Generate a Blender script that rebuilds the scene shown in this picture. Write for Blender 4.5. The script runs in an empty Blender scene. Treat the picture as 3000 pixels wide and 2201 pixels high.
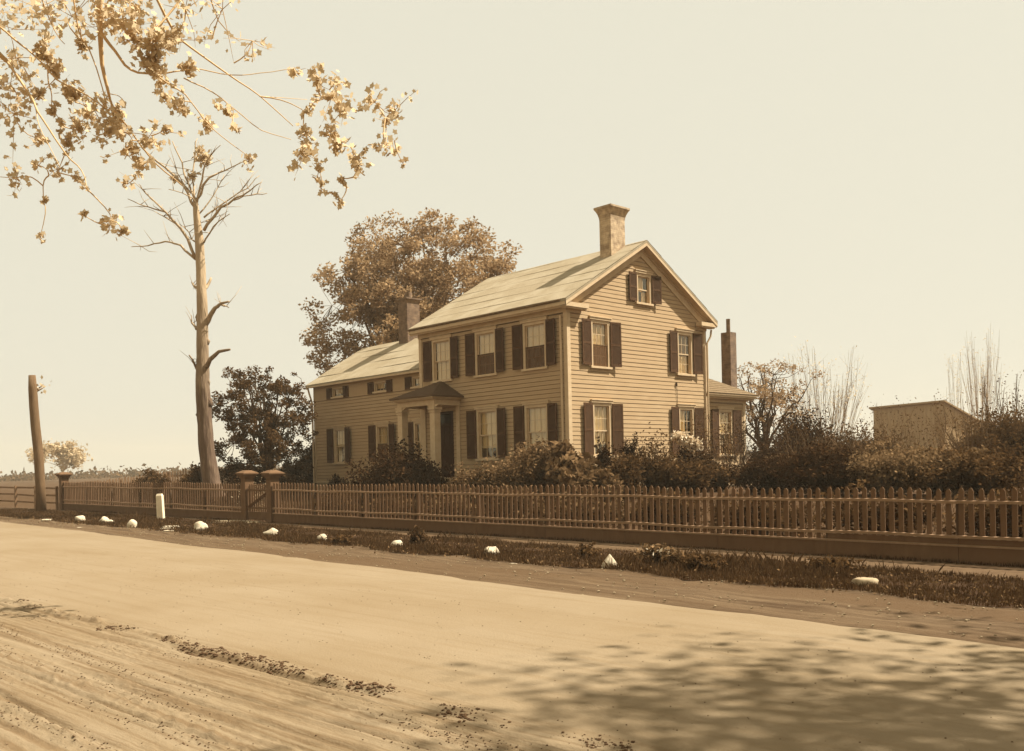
import bpy, math, random
import numpy as np
from mathutils import Matrix, Vector
R = math.radians
scene = bpy.context.scene
COL = scene.collection
rng = np.random.default_rng(7)
random.seed(7)

# ------------------------------------------------------------------ camera
YAW, ROLL, FPX = R(46.72), R(-1.282), 2785.0
EYE = np.array([21.09, -22.43, 1.75])
cam_d = bpy.data.cameras.new('camera')
cam = bpy.data.objects.new('camera', cam_d)
COL.objects.link(cam)
cam_d.sensor_width = 36.0
cam_d.lens = 36.0 * FPX / 3000.0
cam_d.shift_y = 275.0 / 3000.0
cam_d.clip_start = 0.1
cam_d.clip_end = 6000
cam.matrix_world = (Matrix.Translation(Vector(EYE)) @ Matrix.Rotation(YAW, 4, 'Z')
                    @ Matrix.Rotation(R(90), 4, 'X') @ Matrix.Rotation(ROLL, 4, 'Z'))
scene.camera = cam

# ------------------------------------------------------------------ sky and sun
SUN_EL, SUN_AZ = R(53), R(37)          # azimuth measured from +y towards +x
world = bpy.data.worlds.new('World')
scene.world = world
world.use_nodes = True
nt = world.node_tree
nt.nodes.clear()
sky = nt.nodes.new('ShaderNodeTexSky')
sky.sky_type = 'NISHITA'
sky.sun_disc = False
sky.sun_elevation = SUN_EL
sky.sun_rotation = SUN_AZ
sky.air_density = 1.0
sky.dust_density = 4.0
bw = nt.nodes.new('ShaderNodeRGBToBW')
mr = nt.nodes.new('ShaderNodeMapRange')     # a thin even overcast evens out the blue sky's gradient
mr.inputs['From Min'].default_value = 0.0
mr.inputs['From Max'].default_value = 12.0
mr.inputs['To Min'].default_value = 3.45
mr.inputs['To Max'].default_value = 4.1
tint = nt.nodes.new('ShaderNodeMix')
tint.data_type = 'RGBA'
tint.blend_type = 'MULTIPLY'
tint.inputs[0].default_value = 1.0
tint.inputs[7].default_value = (0.90, 0.865, 0.715, 1)
bg = nt.nodes.new('ShaderNodeBackground')
bg.inputs['Strength'].default_value = 0.112
out = nt.nodes.new('ShaderNodeOutputWorld')
L = nt.links
L.new(sky.outputs[0], bw.inputs[0])
L.new(bw.outputs[0], mr.inputs['Value'])
L.new(mr.outputs[0], tint.inputs[6])
L.new(tint.outputs[2], bg.inputs['Color'])
L.new(bg.outputs[0], out.inputs['Surface'])

sun_d = bpy.data.lights.new('sun', 'SUN')
sun_d.energy = 5.0
sun_d.angle = R(0.6)
sun_d.color = (1.0, 0.985, 0.93)
sun = bpy.data.objects.new('sun', sun_d)
COL.objects.link(sun)
sdir = Vector((math.sin(SUN_AZ) * math.cos(SUN_EL), math.cos(SUN_AZ) * math.cos(SUN_EL), math.sin(SUN_EL)))
sun.rotation_euler = sdir.to_track_quat('Z', 'Y').to_euler()
sun.location = (20, 60, 80)

scene.view_settings.view_transform = 'Standard'
scene.view_settings.look = 'None'
scene.view_settings.exposure = 1.15
scene.view_settings.gamma = 1.0
scene.cycles.max_bounces = 6
scene.cycles.transparent_max_bounces = 12
scene.cycles.volume_bounces = 0

# ------------------------------------------------------------------ helpers
def tag(o, label=None, cat=None, group=None, kind=None):
    if label: o['label'] = label
    if cat: o['category'] = cat
    if group: o['group'] = group
    if kind: o['kind'] = kind
    return o

def empty(name, loc=(0, 0, 0), rz=0.0, **k):
    o = bpy.data.objects.new(name, None)
    COL.objects.link(o)
    o.location = loc
    o.rotation_euler = (0, 0, rz)
    o.empty_display_size = 0.3
    return tag(o, **k)

class MB:
    """collects faces of one mesh"""
    def __init__(s): s.v = []; s.f = []; s.dark = []; s.mat2 = None
    def add(s, vs, fs):
        b = len(s.v); s.v.extend([tuple(map(float, p)) for p in vs]); s.f.extend([tuple(b + i for i in f) for f in fs])
    def box(s, a0, a1, b0, b1, z0, z1, T=None):
        vs = [(a, b, z) for z in (z0, z1) for b in (b0, b1) for a in (a0, a1)]
        if T: vs = [T(*p) for p in vs]
        s.add(vs, [(0, 2, 3, 1), (4, 5, 7, 6), (0, 1, 5, 4), (2, 6, 7, 3), (0, 4, 6, 2), (1, 3, 7, 5)])
    def prism(s, poly, d, T=None):
        """poly of (p,q) pairs; T(p,q,t) maps to the world, t in 0..d"""
        n = len(poly)
        vs = [T(p, q, 0) for p, q in poly] + [T(p, q, d) for p, q in poly]
        s.add(vs, [tuple(range(n))[::-1], tuple(range(n, 2 * n))] + [(i, (i + 1) % n, n + (i + 1) % n, n + i) for i in range(n)])
    def tube(s, pts, rad, n=6, cap=True):
        pts = [np.array(p, float) for p in pts]
        b = len(s.v)
        prev = None
        for i, p in enumerate(pts):
            t = pts[min(i + 1, len(pts) - 1)] - pts[max(i - 1, 0)]
            t = t / (np.linalg.norm(t) + 1e-9)
            if prev is None:
                a = np.array([0, 0, 1.]) if abs(t[2]) < .9 else np.array([1., 0, 0])
                x = np.cross(t, a)
            else:
                x = prev - t * (prev @ t)
            x /= np.linalg.norm(x) + 1e-9
            prev = x
            y = np.cross(t, x)
            r = rad[i] if hasattr(rad, '__len__') else rad
            for k in range(n):
                an = 2 * math.pi * k / n
                s.v.append(tuple(p + r * (math.cos(an) * x + math.sin(an) * y)))
        for i in range(len(pts) - 1):
            for k in range(n):
                s.f.append((b + i * n + k, b + i * n + (k + 1) % n, b + (i + 1) * n + (k + 1) % n, b + (i + 1) * n + k))
        if cap:
            s.f.append(tuple(b + k for k in range(n))[::-1])
            e = b + (len(pts) - 1) * n
            s.f.append(tuple(e + k for k in range(n)))
    def build(s, name, mat, parent=None, smooth=False):
        me = bpy.data.meshes.new(name)
        off = (0, 0, 0)
        me.from_pydata(s.v, [], s.f)
        me.materials.append(mat)
        if s.mat2 is not None:
            me.materials.append(s.mat2)
            for q in s.dark: me.polygons[q].material_index = 1
        if smooth: me.polygons.foreach_set('use_smooth', [True] * len(me.polygons))
        me.update()
        o = bpy.data.objects.new(name, me)
        COL.objects.link(o)
        if parent is not None:
            o.parent = parent
            # all geometry is written in world coordinates: cancel the parents' transforms
            m = Matrix.Identity(4)
            q = parent
            chain = []
            while q is not None:
                chain.append(q.matrix_basis.copy() if q.type == 'EMPTY' else Matrix.Identity(4)); q = q.parent
            for c in reversed(chain): m = m @ c
            me.transform(m.inverted())
        return o

def mesh_np(name, V, F, mat, parent=None, smooth=False):
    """fast mesh from numpy arrays; F is (n,k)"""
    me = bpy.data.meshes.new(name)
    n, k = F.shape
    me.vertices.add(len(V)); me.vertices.foreach_set('co', np.asarray(V, np.float32).ravel())
    me.loops.add(n * k); me.loops.foreach_set('vertex_index', F.astype(np.int32).ravel())
    me.polygons.add(n)
    me.polygons.foreach_set('loop_start', np.arange(0, n * k, k, dtype=np.int32))
    me.polygons.foreach_set('loop_total', np.full(n, k, np.int32))
    me.polygons.foreach_set('use_smooth', np.full(n, smooth))
    me.update(calc_edges=True)
    me.validate()
    me.materials.append(mat)
    o = bpy.data.objects.new(name, me)
    COL.objects.link(o)
    if parent is not None:
        o.parent = parent
        if parent.type == 'EMPTY': me.transform(parent.matrix_basis.inverted())
        elif parent.parent is not None: me.transform(parent.parent.matrix_basis.inverted())
    return o

# ------------------------------------------------------------------ measuring: a line of sight and a real distance give a point
_F = np.array([-math.sin(YAW), math.cos(YAW), 0]); _R = np.array([math.cos(YAW), math.sin(YAW), 0]); _U = np.array([0, 0, 1.])
def sight(u, v):
    du, dv = u - 1500, v - 1375.5
    c, s = math.cos(ROLL), math.sin(ROLL)
    return _F + _R * (du * c + dv * s) / FPX - _U * (-du * s + dv * c) / FPX
def at(u, v, depth): return EYE + sight(u, v) * depth
def size(px, depth): return px * depth / FPX

# fence frame: s along the fence (from the gate, to the right), w towards the street
FO = np.array([-9.79, -6.43]); FE = np.array([40.35, 2.3]); FE /= np.linalg.norm(FE); FN = np.array([FE[1], -FE[0]])
def sw(s, w, z=0.0):
    p = FO + FE * s + FN * w
    return (p[0], p[1], zstreet(p[0]) + z)
def zstreet(x): return .05 - .0105 * min(max(x, -70), 60)
def smooth(t, a, b):
    t = min(max((t - a) / (b - a), 0), 1); return t * t * (3 - 2 * t)
def zg(x, y):
    d = -((x - FO[0]) * FN[0] + (y - FO[1]) * FN[1])
    z = zstreet(x)
    if d > 0:
        z += (.9 - z) * smooth(d, .35, 6.5) + 3.6 * max(0, min((d - 22) / 260, 1))
    return z
_perm = rng.random((256, 256))
def vnoise(x, y):
    x = np.asarray(x, float); y = np.asarray(y, float)
    xi = np.floor(x).astype(int); yi = np.floor(y).astype(int)
    fx = x - xi; fy = y - yi
    fx = fx * fx * (3 - 2 * fx); fy = fy * fy * (3 - 2 * fy)
    g = lambda i, j: _perm[i % 256, j % 256]
    return (g(xi, yi) * (1 - fx) * (1 - fy) + g(xi + 1, yi) * fx * (1 - fy) + g(xi, yi + 1) * (1 - fx) * fy + g(xi + 1, yi + 1) * fx * fy) * 2 - 1
def fbm(x, y, o=4):
    r = 0; a = .5
    for i in range(o):
        r = r + a * vnoise(x + 17.3 * i, y - 9.1 * i); x = x * 2.03; y = y * 2.03; a *= .5
    return r

# ------------------------------------------------------------------ materials (everything in the sepia range of the print)
def mat(name, c1, c2=None, scale=4.0, rough=.85, bump=0.0, bscale=None, stretch=(1, 1, 1), detail=6, c3=None, coord='Object', contrast=.28, spec=.08):
    m = bpy.data.materials.new(name); m.use_nodes = True
    t = m.node_tree; N = t.nodes; Lk = t.links
    b = N['Principled BSDF']
    b.inputs['Roughness'].default_value = rough
    b.inputs['Specular IOR Level'].default_value = spec
    tc = N.new('ShaderNodeTexCoord'); mp = N.new('ShaderNodeMapping')
    mp.inputs['Scale'].default_value = stretch
    Lk.new(tc.outputs[coord], mp.inputs['Vector'])
    if c2 is None: c2 = tuple(x * .75 for x in c1)
    nz = N.new('ShaderNodeTexNoise'); nz.inputs['Scale'].default_value = scale; nz.inputs['Detail'].default_value = detail
    nz.inputs['Roughness'].default_value = .62
    Lk.new(mp.outputs[0], nz.inputs['Vector'])
    cr = N.new('ShaderNodeValToRGB')
    cr.color_ramp.elements[0].position = .5 - contrast; cr.color_ramp.elements[0].color = (*c2, 1)
    cr.color_ramp.elements[1].position = .5 + contrast; cr.color_ramp.elements[1].color = (*c1, 1)
    Lk.new(nz.outputs['Fac'], cr.inputs[0])
    last = cr.outputs[0]
    if c3 is not None:
        n2 = N.new('ShaderNodeTexNoise'); n2.inputs['Scale'].default_value = scale * .17; n2.inputs['Detail'].default_value = 4
        Lk.new(mp.outputs[0], n2.inputs['Vector'])
        r2 = N.new('ShaderNodeValToRGB'); r2.color_ramp.elements[0].position = .45; r2.color_ramp.elements[1].position = .65
        mx = N.new('ShaderNodeMix'); mx.data_type = 'RGBA'
        Lk.new(n2.outputs['Fac'], r2.inputs[0]); Lk.new(r2.outputs[0], mx.inputs[0]); Lk.new(last, mx.inputs[6])
        mx.inputs[7].default_value = (*c3, 1); last = mx.outputs[2]
    Lk.new(last, b.inputs['Base Color'])
    if bump:
        n3 = N.new('ShaderNodeTexNoise'); n3.inputs['Scale'].default_value = bscale or scale * 4; n3.inputs['Detail'].default_value = 6
        Lk.new(mp.outputs[0], n3.inputs['Vector'])
        bp = N.new('ShaderNodeBump'); bp.inputs['Strength'].default_value = bump; bp.inputs['Distance'].default_value = .02
        Lk.new(n3.outputs['Fac'], bp.inputs['Height']); Lk.new(bp.outputs[0], b.inputs['Normal'])
    return m

def leaf_mat(name, c1, c2, trans=.35, scale=3.0):
    m = bpy.data.materials.new(name); m.use_nodes = True
    t = m.node_tree; N = t.nodes; Lk = t.links
    N.remove(N['Principled BSDF'])
    o = N['Material Output']
    tc = N.new('ShaderNodeTexCoord'); nz = N.new('ShaderNodeTexNoise'); nz.inputs['Scale'].default_value = scale; nz.inputs['Detail'].default_value = 8
    nz.inputs['Roughness'].default_value = .8
    Lk.new(tc.outputs['Object'], nz.inputs['Vector'])
    cr = N.new('ShaderNodeValToRGB')
    cr.color_ramp.elements[0].position = .36; cr.color_ramp.elements[0].color = (*c2, 1)
    cr.color_ramp.elements[1].position = .64; cr.color_ramp.elements[1].color = (*c1, 1)
    Lk.new(nz.outputs['Fac'], cr.inputs[0])
    d = N.new('ShaderNodeBsdfDiffuse'); tr = N.new('ShaderNodeBsdfTranslucent'); g = N.new('ShaderNodeBsdfGlossy')
    g.inputs['Roughness'].default_value = .45
    mx = N.new('ShaderNodeMixShader'); mx.inputs[0].default_value = trans
    m2 = N.new('ShaderNodeMixShader'); m2.inputs[0].default_value = .05
    Lk.new(cr.outputs[0], d.inputs[0]); Lk.new(cr.outputs[0], tr.inputs[0]); Lk.new(cr.outputs[0], g.inputs[0])
    Lk.new(d.outputs[0], mx.inputs[1]); Lk.new(tr.outputs[0], mx.inputs[2])
    Lk.new(mx.outputs[0], m2.inputs[1]); Lk.new(g.outputs[0], m2.inputs[2])
    Lk.new(m2.outputs[0], o.inputs['Surface'])
    return m

def glass_mat(name, fac=.16, tint=(.8, .75, .62)):
    m = bpy.data.materials.new(name); m.use_nodes = True
    t = m.node_tree; N = t.nodes; Lk = t.links
    N.remove(N['Principled BSDF']); o = N['Material Output']
    tr = N.new('ShaderNodeBsdfTransparent'); tr.inputs[0].default_value = (*tint, 1)
    g = N.new('ShaderNodeBsdfGlossy'); g.inputs['Roughness'].default_value = .03; g.inputs[0].default_value = (.9, .82, .66, 1)
    tc = N.new('ShaderNodeTexCoord'); nz = N.new('ShaderNodeTexNoise'); nz.inputs['Scale'].default_value = 2.2
    bp = N.new('ShaderNodeBump'); bp.inputs['Strength'].default_value = .25; bp.inputs['Distance'].default_value = .02
    Lk.new(tc.outputs['Object'], nz.inputs['Vector']); Lk.new(nz.outputs['Fac'], bp.inputs['Height']); Lk.new(bp.outputs[0], g.inputs['Normal'])
    mx = N.new('ShaderNodeMixShader'); mx.inputs[0].default_value = fac
    Lk.new(tr.outputs[0], mx.inputs[1]); Lk.new(g.outputs[0], mx.inputs[2]); Lk.new(mx.outputs[0], o.inputs['Surface'])
    return m

def screen_mat(name):
    m = bpy.data.materials.new(name); m.use_nodes = True
    t = m.node_tree; N = t.nodes; Lk = t.links
    N.remove(N['Principled BSDF']); o = N['Material Output']
    tr = N.new('ShaderNodeBsdfTransparent'); d = N.new('ShaderNodeBsdfDiffuse'); d.inputs[0].default_value = (.12, .062, .028, 1)
    mx = N.new('ShaderNodeMixShader'); mx.inputs[0].default_value = .75
    Lk.new(tr.outputs[0], mx.inputs[1]); Lk.new(d.outputs[0], mx.inputs[2]); Lk.new(mx.outputs[0], o.inputs['Surface'])
    return m

def brick_mat(name, c1, c2, mortar):
    m = bpy.data.materials.new(name); m.use_nodes = True
    t = m.node_tree; N = t.nodes; Lk = t.links; b = N['Principled BSDF']
    b.inputs['Roughness'].default_value = .9
    tc = N.new('ShaderNodeTexCoord'); sp = N.new('ShaderNodeSeparateXYZ'); ad = N.new('ShaderNodeMath'); cb = N.new('ShaderNodeCombineXYZ')
    Lk.new(tc.outputs['Object'], sp.inputs[0]); Lk.new(sp.outputs[0], ad.inputs[0]); Lk.new(sp.outputs[1], ad.inputs[1])
    Lk.new(ad.outputs[0], cb.inputs[0]); Lk.new(sp.outputs[2], cb.inputs[1])
    br = N.new('ShaderNodeTexBrick'); br.inputs['Scale'].default_value = 1.0
    br.inputs['Brick Width'].default_value = .21; br.inputs['Row Height'].default_value = .073; br.inputs['Mortar Size'].default_value = .008
    br.inputs['Color1'].default_value = (*c1, 1); br.inputs['Color2'].default_value = (*c2, 1); br.inputs['Mortar'].default_value = (*mortar, 1)
    Lk.new(cb.outputs[0], br.inputs['Vector'])
    nz = N.new('ShaderNodeTexNoise'); nz.inputs['Scale'].default_value = 5; nz.inputs['Detail'].default_value = 6
    Lk.new(tc.outputs['Object'], nz.inputs['Vector'])
    cr = N.new('ShaderNodeValToRGB'); cr.color_ramp.elements[0].color = (.55, .5, .45, 1); cr.color_ramp.elements[0].position = .35
    cr.color_ramp.elements[1].color = (1.1, 1.1, 1.1, 1); cr.color_ramp.elements[1].position = .65
    mx = N.new('ShaderNodeMix'); mx.data_type = 'RGBA'; mx.blend_type = 'MULTIPLY'; mx.inputs[0].default_value = 1
    Lk.new(nz.outputs['Fac'], cr.inputs[0]); Lk.new(br.outputs['Color'], mx.inputs[6]); Lk.new(cr.outputs[0], mx.inputs[7])
    Lk.new(mx.outputs[2], b.inputs['Base Color'])
    bp = N.new('ShaderNodeBump'); bp.inputs['Strength'].default_value = .5; bp.inputs['Distance'].default_value = .01
    Lk.new(mx.outputs[2], bp.inputs['Height']); Lk.new(bp.outputs[0], b.inputs['Normal'])
    return m

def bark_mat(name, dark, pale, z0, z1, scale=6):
    """dead trunk: rough bark low down, wood paled by painted sky glow higher up, ragged edge between"""
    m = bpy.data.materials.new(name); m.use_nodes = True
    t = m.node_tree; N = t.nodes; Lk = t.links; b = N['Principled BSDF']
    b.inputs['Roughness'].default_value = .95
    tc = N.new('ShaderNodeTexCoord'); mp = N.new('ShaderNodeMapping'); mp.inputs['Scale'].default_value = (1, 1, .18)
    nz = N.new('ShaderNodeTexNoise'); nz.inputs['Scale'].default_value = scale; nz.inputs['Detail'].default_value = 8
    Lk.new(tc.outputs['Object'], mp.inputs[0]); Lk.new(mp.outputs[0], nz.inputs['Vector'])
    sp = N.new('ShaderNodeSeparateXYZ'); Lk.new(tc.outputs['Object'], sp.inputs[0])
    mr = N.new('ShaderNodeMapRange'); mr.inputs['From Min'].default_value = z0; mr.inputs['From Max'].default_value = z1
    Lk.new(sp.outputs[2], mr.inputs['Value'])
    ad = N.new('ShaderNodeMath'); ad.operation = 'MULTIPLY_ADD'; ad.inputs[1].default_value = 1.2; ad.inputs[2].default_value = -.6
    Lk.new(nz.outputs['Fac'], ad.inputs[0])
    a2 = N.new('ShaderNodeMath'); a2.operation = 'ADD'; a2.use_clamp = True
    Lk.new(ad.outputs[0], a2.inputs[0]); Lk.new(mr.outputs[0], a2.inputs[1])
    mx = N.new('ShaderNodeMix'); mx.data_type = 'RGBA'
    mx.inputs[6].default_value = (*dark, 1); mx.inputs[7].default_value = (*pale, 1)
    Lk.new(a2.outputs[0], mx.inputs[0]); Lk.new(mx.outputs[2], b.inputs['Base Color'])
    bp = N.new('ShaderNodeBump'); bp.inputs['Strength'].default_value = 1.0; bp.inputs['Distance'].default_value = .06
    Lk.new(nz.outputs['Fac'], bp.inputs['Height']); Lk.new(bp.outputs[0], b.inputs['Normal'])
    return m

def road_mat():
    m = bpy.data.materials.new('packed_dirt_road'); m.use_nodes = True
    t = m.node_tree; N = t.nodes; Lk = t.links; b = N['Principled BSDF']
    b.inputs['Roughness'].default_value = .95; b.inputs['Specular IOR Level'].default_value = .05
    tc = N.new('ShaderNodeTexCoord'); rot = N.new('ShaderNodeMapping'); rot.inputs['Rotation'].default_value = (0, 0, -R(3.26))
    Lk.new(tc.outputs['Object'], rot.inputs['Vector'])
    def noise(sc, stretch, p0, p1, det=6, rough=.6):
        mp = N.new('ShaderNodeMapping'); mp.inputs['Scale'].default_value = stretch; Lk.new(rot.outputs[0], mp.inputs['Vector'])
        nz = N.new('ShaderNodeTexNoise'); nz.inputs['Scale'].default_value = sc; nz.inputs['Detail'].default_value = det; nz.inputs['Roughness'].default_value = rough
        Lk.new(mp.outputs[0], nz.inputs['Vector'])
        mr = N.new('ShaderNodeMapRange'); mr.inputs['From Min'].default_value = p0; mr.inputs['From Max'].default_value = p1
        Lk.new(nz.outputs['Fac'], mr.inputs['Value']); return mr.outputs[0], nz.outputs['Fac']
    base, _ = noise(.35, (1, 1.6, 1), .35, .65)
    streak, _ = noise(1.3, (.22, 5, 1), .50, .72, 8, .7)
    speck, sf = noise(38, (.6, 1, 1), .60, .72, 5, .7)
    patch, _ = noise(1.1, (1, 1.3, 1), .5, .6, 4)
    def mix(a, bcol, fac, k):
        mu = N.new('ShaderNodeMath'); mu.operation = 'MULTIPLY'; mu.inputs[1].default_value = k; Lk.new(fac, mu.inputs[0])
        mx = N.new('ShaderNodeMix'); mx.data_type = 'RGBA'; Lk.new(mu.outputs[0], mx.inputs[0])
        if isinstance(a, tuple): mx.inputs[6].default_value = (*a, 1)
        else: Lk.new(a, mx.inputs[6])
        mx.inputs[7].default_value = (*bcol, 1); return mx.outputs[2]
    c = mix((.226, .163, .094), (.200, .139, .075), base, 1)
    c = mix(c, (.15, .092, .04), streak, .42)
    pm = N.new('ShaderNodeMath'); pm.operation = 'MULTIPLY'; Lk.new(speck, pm.inputs[0]); Lk.new(patch, pm.inputs[1])
    c = mix(c, (.075, .04, .016), pm.outputs[0], .8)
    # the near side beyond the wheel line is rougher, stained ground
    sp = N.new('ShaderNodeSeparateXYZ'); Lk.new(rot.outputs[0], sp.inputs[0])
    wm = N.new('ShaderNodeMapRange'); wm.inputs['From Min'].default_value = -(6.43 - .56) - 12.4; wm.inputs['From Max'].default_value = -(6.43 - .56) - 12.9; Lk.new(sp.outputs[1], wm.inputs['Value'])
    st2, _ = noise(2.2, (.13, 5.5, 1), .46, .58, 9, .75)
    p2 = N.new('ShaderNodeMath'); p2.operation = 'MULTIPLY'; Lk.new(st2, p2.inputs[0]); Lk.new(wm.outputs[0], p2.inputs[1])
    c = mix(c, (.11, .062, .026), p2.outputs[0], .62)
    Lk.new(c, b.inputs['Base Color'])
    bp = N.new('ShaderNodeBump'); bp.inputs['Strength'].default_value = .8; bp.inputs['Distance'].default_value = .012
    Lk.new(sf, bp.inputs['Height']); Lk.new(bp.outputs[0], b.inputs['Normal'])
    return m

M = {}
M['siding'] = mat('painted_clapboard', (.43, .295, .158), (.33, .21, .103), 1.6, .8, .15, 30, (1, 1, 5), c3=(.38, .25, .128))
M['joint'] = mat('shaded_grimy_lap_joint', (.23, .138, .064), (.15, .083, .036), 3)  # shadow line under each lap painted dark, together with joint grime
M['trim'] = mat('painted_trim', (.56, .41, .24), (.44, .30, .16), 5, .7, .1, 40)
M['shutter'] = mat('shutter_paint', (.098, .046, .018), (.062, .028, .010), 5, .8)
M['roofing'] = mat('roll_roofing', (.335, .258, .155), (.275, .205, .115), 6, .9, .5, 90, c3=(.36, .282, .175))
M['ext_shingle'] = mat('weathered_shingles', (.20, .135, .07), (.12, .075, .035), 8, .9, .4, 60)
M['porch_roof'] = mat('porch_shingles', (.12, .07, .035), (.085, .048, .022), 9, .9, .4, 60)
M['brick'] = brick_mat('pale_brick', (.46, .32, .17), (.38, .255, .13), (.46, .34, .2))
M['brick_dark'] = brick_mat('sooty_brick', (.19, .11, .05), (.13, .07, .03), (.17, .11, .06))
M['foundation'] = mat('limewashed_foundation', (.55, .42, .25), (.40, .28, .15), 6, .9, .3, 20)
M['door'] = mat('dark_door', (.05, .019, .006), (.03, .011, .0035), 6, .95, spec=.0)
M['curtain'] = mat('lace_curtain', (.95, .76, .48), (.72, .55, .31), 10, .9, 0, None, (2, 2, .3))
M['blind'] = mat('window_blind', (.22, .125, .06), (.17, .09, .042), 5, .8)
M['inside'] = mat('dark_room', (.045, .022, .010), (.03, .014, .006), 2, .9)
M['glass'] = glass_mat('window_glass')
M['glass_porch_dark'] = glass_mat('porch_dark_glass', .03, (.5, .4, .28))  # transom glass darkened, reflection cut, to imitate the dark porch ceiling
M['screen'] = screen_mat('insect_screen')
M['fence'] = mat('fence_paint', (.165, .09, .043), (.10, .052, .023), 5, .85, .2, 40, (1, 1, .4), c3=(.13, .068, .031))
M['fence_rail'] = mat('sun_bright_rail', (.30, .185, .10), (.19, .108, .052), 5, .85, .2, 40, (1, 1, .4))  # paled so the whole rail carries the sun caught on its top
M['fence_old'] = mat('old_fence', (.24, .14, .07), (.13, .07, .032), 5, .9)
M['lawn'] = mat('lawn_ground', (.085, .044, .017), (.045, .022, .009), 1.5, .95, .4, 20, c3=(.07, .036, .014))
M['verge'] = mat('verge_earth', (.062, .031, .012), (.03, .014, .0055), 3, .95, .5, 25)
M['walk'] = mat('cinder_path', (.125, .075, .035), (.07, .038, .017), 5, .95, .4, 40)
M['shoulder'] = mat('dirt_shoulder', (.150, .095, .048), (.055, .029, .012), 2.6, .95, 1.0, 34, (.2, 2.6, 1), detail=10, c3=(.095, .054, .024), contrast=.2)
M['road'] = road_mat()
M['clod'] = mat('dark_clod', (.10, .055, .025), (.05, .025, .011), 12, .95)
M['rock'] = mat('whitewashed_stone', (.62, .52, .36), (.36, .26, .145), 5, .9, .6, 15, c3=(.50, .40, .255))
M['rock_grey'] = mat('grey_stone', (.45, .34, .2), (.2, .13, .065), 6, .9, .5, 15)
M['post'] = mat('white_post_paint', (.80, .66, .44), (.62, .48, .29), 5, .7, .1)
M['slab'] = mat('stone_slab', (.30, .225, .13), (.22, .155, .08), 4, .85, .3, 20)
M['bark'] = mat('bark', (.10, .055, .026), (.05, .026, .012), 8, .95, .6, 25, (1, 1, .25))
M['bark_mid'] = mat('bark_mid', (.19, .115, .055), (.10, .055, .026), 8, .95, .6, 25, (1, 1, .25))
M['twig_pale'] = mat('pale_twig', (.62, .42, .21), (.45, .29, .135), 8, .9, .2)  # overhanging boughs paled in colour to imitate halation against the sky
M['dead'] = bark_mat('glow_faded_bark', (.10, .055, .026), (.38, .262, .14), 4.0, 9.5, 9)  # upper trunk paled in colour to imitate sky glow washing it out
M['twig_mid'] = mat('weathered_twig', (.34, .22, .11), (.22, .135, .062), 8, .9, .2)
M['leaf_dark'] = leaf_mat('dark_leaves', (.07, .034, .013), (.024, .011, .0045), .22)
M['leaf_mid'] = leaf_mat('mid_leaves', (.155, .083, .032), (.045, .022, .009), .36, 1.5)
M['leaf_big'] = leaf_mat('tan_leaves', (.42, .272, .135), (.20, .115, .05), .55, .8)  # light tan foliage of the broad maple and the apple tree
M['leaf_brush'] = leaf_mat('brush_leaves', (.27, .165, .075), (.10, .055, .024), .4, 1.8)
M['leaf_pale'] = leaf_mat('glow_pale_leaves', (.62, .475, .285), (.50, .37, .205), .72, 3)  # halation around the overhanging foliage put into the pale leaf colour
M['leaf_light'] = leaf_mat('glossy_leaves', (.27, .16, .072), (.055, .027, .010), .3, 5)
M['blossom'] = leaf_mat('blossom', (.85, .7, .48), (.55, .42, .26), .3, 6)
M['grass'] = leaf_mat('grass_blades', (.115, .062, .026), (.04, .02, .008), .3, 2)
M['barn'] = mat('weathered_barn_boards', (.42, .28, .14), (.31, .195, .092), 2, .9, .3, 20, (3, 3, .25))
M['hatch'] = mat('cellar_hatch_boards', (.16, .10, .05), (.10, .06, .028), 4, .8)
M['wire'] = mat('dark_wire', (.08, .045, .02))

# ------------------------------------------------------------------ ground
def grid_mesh(name, S, W, fn, mat_, kind='structure', smooth_=True):
    """sheet over fence-frame grid S x W; fn(s,w)->z offset array above the street plane"""
    SS, WW = np.meshgrid(S, W, indexing='ij')
    X = FO[0] + FE[0] * SS + FN[0] * WW; Y = FO[1] + FE[1] * SS + FN[1] * WW
    Z = .05 - .0105 * np.clip(X, -70, 60) + fn(SS, WW, X, Y)
    V = np.stack([X, Y, Z], -1).reshape(-1, 3)
    n, m = len(S), len(W)
    i, j = np.meshgrid(np.arange(n - 1), np.arange(m - 1), indexing='ij')
    a = (i * m + j).ravel()
    F = np.stack([a, a + m, a + m + 1, a + 1], 1)
    o = mesh_np(name, V, F, mat_, smooth=smooth_)
    o['kind'] = kind
    return o

def axis_pts(lo, hi, near0, near1, fine, far_n):
    a = np.arange(near0, near1 + fine / 2, fine)
    l = near0 - np.geomspace(fine, near0 - lo, far_n)[::-1] if lo < near0 else np.array([])
    h = near1 + np.geomspace(fine, hi - near1, far_n) if hi > near1 else np.array([])
    return np.concatenate([l, a, h])
# base sheet out to the horizon
GX = axis_pts(-640, 500, -45, 45, .9, 40); GY = axis_pts(-300, 600, -45, 40, .9, 40)
XX, YY = np.meshgrid(GX, GY, indexing='ij')
ZZ = np.vectorize(zg)(XX, YY) - .035 + .05 * fbm(XX * .23, YY * .23) * (np.vectorize(lambda x, y: 1. if zg(x, y) > zstreet(x) + .12 else 0.)(XX, YY))
far = np.clip((np.hypot(XX, YY) - 120) / 200, 0, 1)
ZZ = ZZ + far * .7 * fbm(XX * .012, YY * .012)
n, m = len(GX), len(GY)
ii, jj = np.meshgrid(np.arange(n - 1), np.arange(m - 1), indexing='ij')
a = (ii * m + jj).ravel()
g = mesh_np('ground', np.stack([XX, YY, ZZ], -1).reshape(-1, 3), np.stack([a, a + m, a + m + 1, a + 1], 1), M['lawn'], smooth=True)
g['kind'] = 'structure'

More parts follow.
